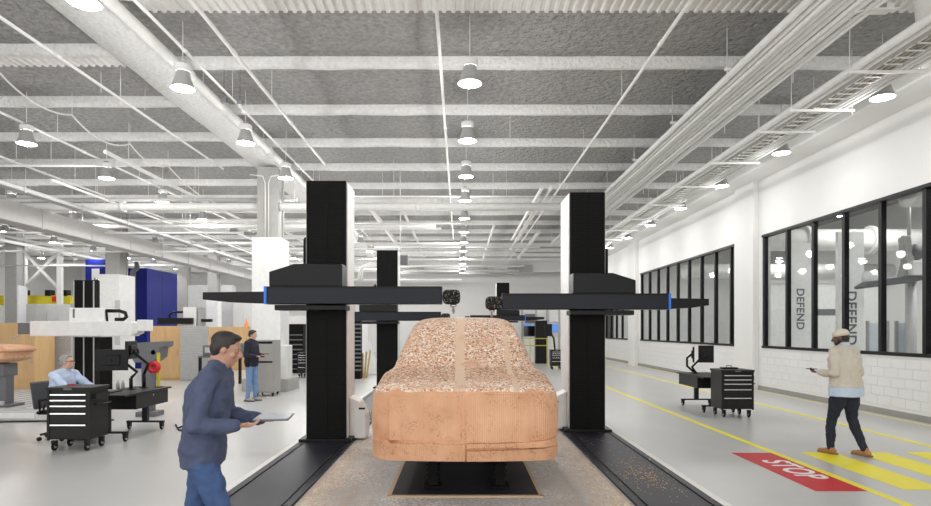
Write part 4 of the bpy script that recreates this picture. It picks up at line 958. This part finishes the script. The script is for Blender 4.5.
for i, (u0, u1, v0, v1, D, l) in enumerate(((868,888,323,346,16,'left'),(897,915,323,346,15,'right'))):
    t = thing('glazed_panel', 'steel framed glazed panel behind the glass, %s of two' % l, 'panel', ((X(u0,D)+X(u1,D))/2, D, 0)); a = (X(u1,D)-X(u0,D))/2
    B('panel_sheet', mat('bluish_panel', (.55,.60,.64), .3), t, -a,a,0,.03,.3,Z(v0,D)); 
    for x in (-a, a): B('frame_post', steel, t, x-.03,x+.03,-.01,.05,0,Z(v0-2,D))
t = thing('inner_partition', 'pale partition wall deep in the room behind the glass', 'partition', (12.2, 21, 0)); B('partition_wall', offw, t, -2.0, 2.4, 0, .12, 0, 3.4); B('doorway', dgrey, t, .2, 1.6, -.03, 0, 2.3, 2.5); B('top_rail', white, t, -2.0,2.4,-.05,.17,3.4,3.5)
for i, (x, y) in enumerate(((10.2,13.5),(10.6,24),(11,29))):
    t = thing('inner_bench', 'white low bench in the room behind the glass, %s one' % ('nearest','middle','farthest')[i], 'bench', (x,y,0)); B('bench_top', offw, t, -.6,.6,-.4,.4,.92,.98); 
    for sx in (-.55,.55):
        for sy in (-.35,.35): B('leg', steel, t, sx-.03,sx+.03,sy-.03,sy+.03,0,.92)
# floor cable loops near the left desk
pipe([P(163,393,10.2)*1, *[Vector((-4.75+.35*cos(a)*1.0, 11.1+.5*sin(a), .015)) for a in [R(200-30*i) for i in range(12)]], Vector((-5.3,11.3,.015))][1:], .014, 'black cable looped on the floor right of the left desk', name='floor_cable', cat='cable', m=ruber, n=6)
pipe([(-12,11.7,.015),(-9.5,11.55,.015),(-8,11.75,.015),(-6.8,11.9,.015)], .014, 'black cable lying in front of the machine bed', name='floor_cable', cat='cable', m=ruber, n=6)

for i, y in enumerate((9, 14, 18, 23, 31)):  # light panels added to brighten the room beyond the glass
    t = thing('added_light_panel', 'added long light panel brightening the room behind the glass wall, %s from the near end' % ORD[i].replace('nearest','first'), 'ceiling light', (13, y, 6.1), 0, 'added light panels behind the glass')
    B('light_body', white, t, -1.5, 1.5, -.15, .15, 0, .08); MB().add([(-1.46,-.12,-.004),(1.46,-.12,-.004),(1.46,.12,-.004),(-1.46,.12,-.004)], [(3,2,1,0)]).build('diffuser', mat('panel_glow', (.9,.9,.9), .5, emit=((1,1,.98), 55)), t)
    for x in (-1.2, 1.2): MB().tube([(x,0,.08),(x,0,ZD-6.1)], .01, 6).build('hanger_rod', whitep, t)
# ------------------------------------------------------------------ people
def capsule(mb, p0, p1, r0, r1, fl=None, n=14):
    """closed tapered limb with rounded ends; fl=(axis vector, factor) flattens across that axis"""
    p0 = Vector(p0); p1 = Vector(p1); d = p1-p0; L = max(d.length, 1e-4); z = d/L
    a = z.orthogonal().normalized()
    if fl: a = (Vector(fl[0])-z*Vector(fl[0]).dot(z)).normalized()
    b = z.cross(a); f = fl[1] if fl else 1
    prof = [(r0*sin(t), -r0*cos(t)) for t in [pi/2*i/4 for i in range(5)]]+[(r1*cos(t), L+r1*sin(t)) for t in [pi/2*i/4 for i in range(0 if abs(L) > 1e-3 else 1, 5)]]
    vs = []; fs = []; m = len(prof)
    for (r, h) in prof:
        r = max(r, 1e-4)
        for k in range(n):
            t = 2*pi*k/n; vs.append(p0+z*h+a*(r*cos(t)*f)+b*(r*sin(t)))
    for i in range(m-1):
        for k in range(n): fs.append((i*n+k, i*n+(k+1)%n, (i+1)*n+(k+1)%n, (i+1)*n+k))
    fs.append(tuple(range(n-1,-1,-1))); fs.append(tuple((m-1)*n+k for k in range(n)))
    mb.add(vs, fs, True)
def loft(mb, rings, n=20):
    """rings: (centre, half width (side axis), half depth (front axis), side axis, front axis)"""
    vs = []; fs = []
    for (c, w, d, sa, fa) in rings:
        for k in range(n):
            t = 2*pi*k/n; cs, sn = cos(t), sin(t)
            e = .8; x = abs(cs)**e*(1 if cs > 0 else -1); y = abs(sn)**e*(1 if sn > 0 else -1)
            vs.append(Vector(c)+Vector(sa)*w*x+Vector(fa)*d*y)
    m = len(rings)
    for i in range(m-1):
        for k in range(n): fs.append((i*n+k, i*n+(k+1)%n, (i+1)*n+(k+1)%n, (i+1)*n+k))
    fs.append(tuple(range(n-1,-1,-1))); fs.append(tuple((m-1)*n+k for k in range(n)))
    mb.add(vs, fs, True)
def organic(mb, name, m, parent, vox=.008, it=4, noise=0):
    o = mb.build(name, m, parent)
    r = o.modifiers.new('remesh', 'REMESH'); r.mode = 'VOXEL'; r.voxel_size = vox; r.use_smooth_shade = True
    s = o.modifiers.new('smooth', 'SMOOTH'); s.factor = .5; s.iterations = it
    if noise:
        tx = bpy.data.textures.get('folds') or bpy.data.textures.new('folds', 'CLOUDS'); tx.noise_scale = .09
        dm = o.modifiers.new('folds', 'DISPLACE'); dm.texture = tx; dm.strength = noise; dm.mid_level = .5; dm.texture_coords = 'LOCAL'
    return o
def frame_of(yaw, pitch=0, roll=0):
    return Euler((roll, pitch, yaw)).to_matrix()
def head(mb, c, Rm, skin, parts, parent, hairc, hair, beard=None, glasses=False):
    def q(x, y, z): return Vector(c)+Rm @ Vector((x,y,z))
    ex = Rm.to_euler()
    def el(m_, p, r, n=16, k=12): m_.ell(q(*p), r, n, k, rot=ex)
    capsule(mb, q(-.02,0,-.02), q(-.035,0,-.08), .058, .056); el(mb, (-.008,0,.030), (.098,.076,.088)); el(mb, (.012,0,-.030), (.074,.062,.080)); el(mb, (.045,0,-.075), (.036,.040,.030))
    capsule(mb, q(.088,0,.022), q(.110,0,-.018), .009, .014); el(mb, (.100,0,-.020), (.016,.017,.010))
    for s in (-1, 1):
        el(mb, (-.002,s*.077,.0), (.018,.009,.030)); el(mb, (.078,s*.030,.034), (.016,.024,.009)); el(mb, (.060,s*.042,-.018), (.022,.02,.022))
        e = MB(); e.ell(q(.078,s*.031,.018), (.009,.009,.006), 12, 8); o = e.build('eye', mat('eye_white', (.42,.40,.39), .3), parent)
        e = MB(); e.ell(q(.084,s*.032,.018), (.004,.005,.005), 10, 6); e.build('iris', mat('dark_iris', (.03,.02,.015), .2), o)
    el(mb, (.086,0,-.046), (.013,.024,.007)); el(mb, (.083,0,-.056), (.012,.020,.007))
    hm = MB()
    def he(p, r): hm.ell(q(*p), r, 18, 12, rot=ex)
    if hair in ('short','grey'):
        he((-.022,0,.052), (.098,.083,.082)); he((-.055,0,.005), (.058,.076,.075)); he((.03,0,.102), (.05,.055,.022))
        for s in (-1,1): he((-.012,s*.066,.03), (.045,.018,.035))
    if hair == 'cap':
        he((-.045,0,.0), (.065,.078,.07)); he((-.02,0,.03), (.085,.081,.05))
    o = organic(hm, 'hair', hairc, parent, .006, 2, .012)
    if beard:
        b = MB(); b.ell(q(.03,0,-.07), (.062,.062,.045), 16, 10, rot=ex); 
        for s in (-1,1): b.ell(q(.012,s*.058,-.035), (.03,.016,.04), 12, 8, rot=ex)
        organic(b, 'beard', beard, parent, .006, 2)
    if hair == 'cap':
        k = MB(); k.ell(q(-.012,0,.068), (.108,.092,.070), 20, 12, rot=ex); organic(k, 'cap', mat('cream_cap', (.66,.60,.50), .85), parent, .006, 3)
        k = MB(); k.lathe([(.088,-.012),(.096,-.012),(.098,.012),(.09,.014),(.088,-.012)], 24, M=Matrix.Translation(q(-.012,0,.048)) @ Rm.to_4x4() @ Matrix.Diagonal((1.12,.96,1,1))); k.build('cap_band', mat('cream_band', (.60,.53,.43), .9), parent)
    if glasses:
        g = MB()
        for s in (-1,1):
            pts = [q(.103, s*.034+.020*cos(a), .014+.015*sin(a)) for a in [2*pi*i/12 for i in range(13)]]; g.tube(pts, .002, 6)
            g.tube([q(.103,s*.054,.016), q(.0,s*.083,.012)], .002, 5)
        g.tube([q(.103,-.014,.018), q(.103,.014,.018)], .002, 5); g.build('glasses', black, parent)
def hand(mb, wr, d, n, side, curl=.5):
    """wr wrist, d finger direction, n palm normal, side = thumb direction sign handled by caller vector"""
    wr = Vector(wr); d = Vector(d).normalized(); n = (Vector(n)-d*Vector(n).dot(d)).normalized(); s = Vector(side); s = (s-d*s.dot(d)-n*s.dot(n)).normalized()
    for k in (-.028,-.010,.010,.028): capsule(mb, wr+s*k*.7, wr+d*.085+s*k, .0145, .0135)
    for k, L in ((.029,.068),(.010,.078),(-.010,.072),(-.029,.056)):
        b0 = wr+d*.085+s*k; d1 = (d+n*curl*.6).normalized(); b1 = b0+d1*L*.5; d2 = (d+n*curl*1.7).normalized(); b2_ = b1+d2*L*.3; d3 = (d*.6+n*curl*2.2).normalized() if curl > .3 else d2; b3 = b2_+d3*L*.25
        capsule(mb, b0, b1, .0095, .0088, n=10); capsule(mb, b1, b2_, .0088, .0082, n=10); capsule(mb, b2_, b3, .0082, .0070, n=10)
    t0 = wr+d*.025+s*.026; t1 = t0+(s*.75+d*.8+n*.35).normalized()*.04; t2 = t1+(s*.25+d*1+n*.5).normalized()*.03
    capsule(mb, t0, t1, .013, .0105, n=10); capsule(mb, t1, t2, .0105, .008, n=10)
def person(name, label, loc, rotz, J, C, hair='short', beard=None, glasses=False, shirt_hem=False, girth=1.0, sw=.19):
    t = thing(name, label, 'person', loc, rotz)
    pel, che, nek, hd = [Vector(J[k]) for k in ('pelvis','chest','neck','head')]
    X_ = Vector((1,0,0)); ty = J.get('twist', 0); S = Vector((-sin(ty), cos(ty), 0)); Fw = Vector((cos(ty), sin(ty), 0))
    Y = Vector((0,1,0)); up = (nek-pel).normalized(); fch = (Fw-up*Fw.dot(up)).normalized(); fpe = (X_-up*X_.dot(up)).normalized() if not J.get('seated') else X_
    skin = C['skin']; body = MB()
    def torso(mb, g, top=True, low=0):
        wst = pel.lerp(che, .42)
        rings = [(pel-Vector((0,0,.10+low)) if not J.get('seated') else pel-Vector((0,0,.06)), .150*girth+g, .105*girth+g, Y, X_),(pel, .168*girth+g, .118*girth+g, Y, X_),(wst, .148*girth+g, .108*girth+g+C.get('belly',0), S, fch),(che-up*.05, .166*girth+g, .118*girth+g, S, fch),(che+up*.05, .175*girth+g, .115*girth+g, S, fch),(nek-up*.06, .150+g, .085+g, S, fch),(nek-up*.015, .07+g, .06+g, S, fch)]
        loft(mb, rings)
    sh = {}
    for s, nm in ((1,'L'),(-1,'R')):
        sh[nm] = nek-up*.075+S*s*sw
    def arms(mb, g, full=True, cuff=0):
        for nm in 'LR':
            e = Vector(J['elbow'+nm]); w_ = Vector(J['wrist'+nm]); a = sh[nm]; wr = w_-(w_-e).normalized()*cuff
            capsule(mb, nek-up*.02, a, .052+g, .056+g); capsule(mb, nek+up*.0, a.lerp(nek,.35)-up*.02, .048+g, .05+g); capsule(mb, a, e, .052+g, .038+g); capsule(mb, e, wr, .040+g, (.026 if g < .001 else .030)+g)
    def legs(mb, g, cut=0):
        for s, nm in ((1,'L'),(-1,'R')):
            h = pel+Y*s*.088-Vector((0,0,.03)); k = Vector(J['knee'+nm]); a = Vector(J['ankle'+nm]); 
            capsule(mb, h, h.lerp(k,.5), .086*girth+g, .072*girth+g); capsule(mb, h.lerp(k,.5), k, .072*girth+g, .054+g); m_ = k.lerp(a,.35); bk = (k-a).cross(Y).normalized()*-.012
            capsule(mb, k, m_+bk, .053+g, .052+g); capsule(mb, m_+bk, a.lerp(k, cut), .052+g, .036+g)
    torso(body, 0); arms(body, 0); legs(body, 0)
    capsule(body, nek-up*.03, hd-Vector((0,0,.05)), .060, .056)
    Hm = frame_of(J.get('hyaw',0), J.get('hpitch',0))
    head(body, hd, Hm, skin, None, t, C['hair'], hair, beard, glasses)
    for nm in 'LR':
        e = Vector(J['elbow'+nm]); w_ = Vector(J['wrist'+nm]); d = J.get('hdir'+nm) or (w_-e); n_ = J.get('palm'+nm, (0,-1 if nm == 'L' else 1,0)); th = J.get('thumb'+nm, (0,0,1) if abs(Vector(d).normalized().z) < .7 else (1,0,0))
        hand(body, w_, d, n_, th, J.get('curl'+nm, .5))
    for nm in 'LR':     # bare feet inside the shoes
        a = Vector(J['ankle'+nm]); fd = Vector(J.get('foot'+nm, (1,0,0))).normalized(); capsule(body, a-Vector((0,0,.03)), a+fd*.11-Vector((0,0,.045)), .035, .028)
    organic(body, 'body', skin, t, .0075, 3)
    # trousers
    tr = MB(); legs(tr, .014, .03); loft(tr, [(pel-Vector((0,0,.07)), .158*girth+.012, .108*girth+.012, Y, X_),(pel, .170*girth+.01, .118*girth+.01, Y, X_),(pel.lerp(che,.2), .160*girth+.008, .112*girth+.008, Y, X_)]); organic(tr, 'trousers', C['trousers'], t, .009, 3, .03)
    # top
    tp = MB(); torso(tp, .022, low=C.get('low',0)); arms(tp, .018, cuff=.015); loft(tp, [(nek-up*.05, .10, .085, S, fch),(nek+up*.0, .076, .076, S, fch),(nek+up*.035, .070, .072, S, fch)])
    organic(tp, C.get('topname','jacket'), C['top'], t, .010, 3, .035)
    if shirt_hem:
        hm = MB(); loft(hm, [(pel-Vector((0,0,.15)), .190*girth, .138*girth, Y, X_),(pel-Vector((0,0,.02)), .192*girth, .140*girth, Y, X_)]); organic(hm, 'shirt_hem', C['hem'], t, .009, 2, .02)
        hm = MB(); loft(hm, [(nek+up*.02, .072, .074, S, fch),(nek+up*.06, .068, .068, S, fch)]); organic(hm, 'shirt_collar', C['hem'], t, .007, 2)
    for nm in 'LR':
        a = Vector(J['ankle'+nm]); fd = Vector(J.get('foot'+nm, (1,0,0))).normalized(); ftz = J.get('tilt'+nm, 0)
        sd = MB(); heel = a-fd*.045-Vector((0,0,.055)); toe = a+fd*.155-Vector((0,0,.06+ftz)); 
        capsule(sd, heel+Vector((0,0,.012)), a+fd*.05-Vector((0,0,.048+ftz*.3)), .040, .042); capsule(sd, a+fd*.05-Vector((0,0,.048+ftz*.3)), toe, .043, .032); capsule(sd, a-fd*.02-Vector((0,0,.03)), a-fd*.01+Vector((0,0,.01)), .044, .042)
        o = organic(sd, 'shoe', C['shoe'], t, .008, 2)
        so = MB(); p = [Vector((-.09,-.040,0)),Vector((.05,-.046,0)),Vector((.17,-.034,0)),Vector((.195,0,0)),Vector((.17,.034,0)),Vector((.05,.046,0)),Vector((-.09,.040,0)),Vector((-.10,0,0))]
        side = fd.cross(Vector((0,0,1))).normalized(); upf = side.cross(fd).normalized(); base = a-Vector((0,0,.086))
        vs = [base+fd*v.x+side*v.y+Vector((0,0,-ftz*(v.x+.05)/.2)) for v in p]; vs2 = [v+Vector((0,0,.02)) for v in vs]; k = len(p)
        so.add(vs+vs2, [tuple(range(k)), tuple(range(2*k-1,k-1,-1))]+[(i,i+k,(i+1)%k+k,(i+1)%k) for i in range(k)]); so.build('sole', C.get('sole', ruber), o)
    return t
skinA = mat('skin_light', (.60,.36,.27), .5, var=.05); skinB = mat('skin_brown', (.13,.065,.042), .5, var=.05); skinC = mat('skin_tan', (.42,.23,.155), .5, var=.05)
grayh = mat('grey_hair', (.30,.29,.28), .7, var=.2, scale=40); dkh = mat('dark_hair', (.02,.016,.014), .6)
jean = mat('blue_denim', (.045,.085,.20), .85, var=.15, scale=20); jeanl = mat('light_denim', (.16,.27,.47), .85, var=.12, scale=20); jeand = mat('dark_navy_denim', (.012,.016,.032), .85, var=.15, scale=20)
navy = mat('slate_blue_jacket', (.060,.075,.135), .85, var=.08, scale=12); navyd = mat('dark_navy_sweater', (.014,.015,.027), .85); cream = mat('cream_sweater', (.58,.54,.47), .9, var=.05, scale=12)
lblue = mat('light_blue_shirt', (.50,.60,.78), .8, var=.04, scale=10); tan = mat('tan_leather', (.36,.17,.06), .5); greys = mat('grey_shoe', (.35,.33,.30), .7)
def stand(**k):
    J = dict(pelvis=(0,0,.97), chest=(.01,0,1.30), neck=(0,0,1.525), head=(.03,0,1.64), elbowL=(-.04,.25,1.16), wristL=(.05,.27,.92), elbowR=(-.04,-.25,1.16), wristR=(.05,-.27,.92),
             kneeL=(.02,.10,.51), ankleL=(0,.11,.088), kneeR=(.02,-.10,.51), ankleR=(0,-.11,.088)); J.update(k); return J
# 1. man in cream sweater, seen from behind, looking left
gx, gy = X(846,8.6), 8.6
sc = 1.0
J = stand(pelvis=(0,0,.99), chest=(.02,0,1.32), neck=(.03,0,1.54), head=(.07,.01,1.655), hyaw=.5, hpitch=.18, elbowL=(-.02,.27,1.17), wristL=(.25,.22,1.17), elbowR=(-.03,-.27,1.16), wristR=(.16,-.20,1.10),
          kneeL=(.14,.09,.53), ankleL=(.16,.10,.088), kneeR=(-.02,-.10,.52), ankleR=(-.20,-.10,.10), tiltR=-.0, curlL=.8, curlR=.6, palmL=(0,0,1), thumbL=(0,1,0), palmR=(0,0,1), thumbR=(0,-1,0))
person('person', 'man in cream sweater and cap walking over the yellow stripes, looking at a phone', (gx, gy, .004), R(116), J,
       dict(skin=skinB, hair=dkh, top=cream, trousers=jeand, shoe=tan, sole=mat('tan_sole', (.25,.13,.06)), hem=lblue, topname='sweater'), 'cap', dkh, shirt_hem=True, girth=1.32, sw=.225)
t = thing('phone', 'dark phone held up by the man in the cream sweater', 'phone', Vector((gx,gy,0))+Matrix.Rotation(R(116),3,'Z') @ Vector((.36,.22,1.215)), R(116)); MB().box(-.07,.07,-.035,.035,-.005,.005).build('phone_body', black, t, bevel=.003)
# 2. seated man
J = dict(seated=True, pelvis=(0,0,.56), chest=(.03,0,.90), neck=(.06,0,1.115), head=(.10,0,1.245), hyaw=.1, hpitch=-.10, twist=-.25, elbowL=(.30,.22,.86), wristL=(.52,.12,.81), elbowR=(.28,-.30,.86), wristR=(.50,-.32,.80),
         kneeL=(.42,.14,.53), ankleL=(.42,.14,.088), kneeR=(.42,-.14,.53), ankleR=(.36,-.14,.088), palmL=(0,0,-1), palmR=(0,0,-1), thumbL=(0,-1,0), thumbR=(0,1,0), curlL=.3, curlR=.3, hdirL=(1,0,0), hdirR=(1,0,0))
person('person', 'grey haired man in light blue shirt seated at the desk, looking right', (-6.55, 9.95, 0), 0, J,
       dict(skin=skinA, hair=grayh, top=lblue, trousers=jeand, shoe=black, topname='shirt', belly=.02), 'grey', None, True, girth=1.05)
# 3. walking man, near
D = 4.22
J = stand(pelvis=(0,0,.95), chest=(.04,0,1.30), neck=(.10,0,1.525), head=(.155,0,1.64), hpitch=.28, elbowL=(.10,.27,1.17), wristL=(.36,.20,1.12), elbowR=(.02,-.28,1.15), wristR=(.27,-.20,1.14),
          kneeL=(-.08,.10,.50), ankleL=(-.34,.10,.17), kneeR=(.16,-.10,.52), ankleR=(.12,-.10,.088), footL=(.85,0,-.4), palmL=(0,0,1), palmR=(0,0,1), thumbL=(0,1,0), thumbR=(0,-1,0), curlL=.5, curlR=.5, hdirL=(1,-.1,0), hdirR=(1,.1,0))
person('person', 'man in slate blue jacket and jeans walking in the left foreground holding a tablet', (X(203,D), D, 0), R(8), J,
       dict(skin=skinC, hair=dkh, top=navy, trousers=jean, shoe=black, topname='jacket'), 'short', girth=1.08, sw=.20)
t = thing('tablet', 'thin tablet held flat by the walking man in the left foreground', 'tablet', Vector((X(203,D),D,0))+Matrix.Rotation(R(8),3,'Z') @ Vector((.48,0.0,1.165)), R(8))
B('tablet_body', dgrey, t, -.12,.12,-.16,.16,-.006,.006,bevel=.003); B('tablet_screen', mat('tablet_grey_screen', (.25,.28,.34), .2), t, -.11,.11,-.15,.15,.006,.0075)
# 4. standing man by the steel cabinet
D = 15.2
J = stand(head=(.04,0,1.65), hpitch=.12, elbowL=(.02,.25,1.16), wristL=(.24,.14,1.14), elbowR=(.0,-.26,1.15), wristR=(.22,-.16,1.13), palmL=(0,0,1), palmR=(0,0,1), thumbL=(0,1,0), thumbR=(0,-1,0), curlL=.8, curlR=.8,
          kneeL=(.03,.10,.51), ankleL=(.03,.12,.088), kneeR=(.0,-.10,.51), ankleR=(-.04,-.11,.088), belly=.02)
p = person('person', 'man in dark navy sweater and light jeans standing beside the grey cabinet', (X(251.5,D), D, 0), R(-12), J,
       dict(skin=skinA, hair=dkh, top=navyd, trousers=jeanl, shoe=greys, topname='sweater', belly=.025), 'short', girth=1.05)
B('belt_pouch', black, p, -.03,.06,-.215,-.18,.86,1.0,bevel=.008)
t = thing('phone', 'dark phone in the hands of the standing man by the grey cabinet', 'phone', Vector((X(251.5,D),D,0))+Matrix.Rotation(R(-12),3,'Z') @ Vector((.36,0,1.185)), R(-12)); MB().box(-.09,.09,-.05,.05,-.006,.006).build('phone_body', black, t, bevel=.003)
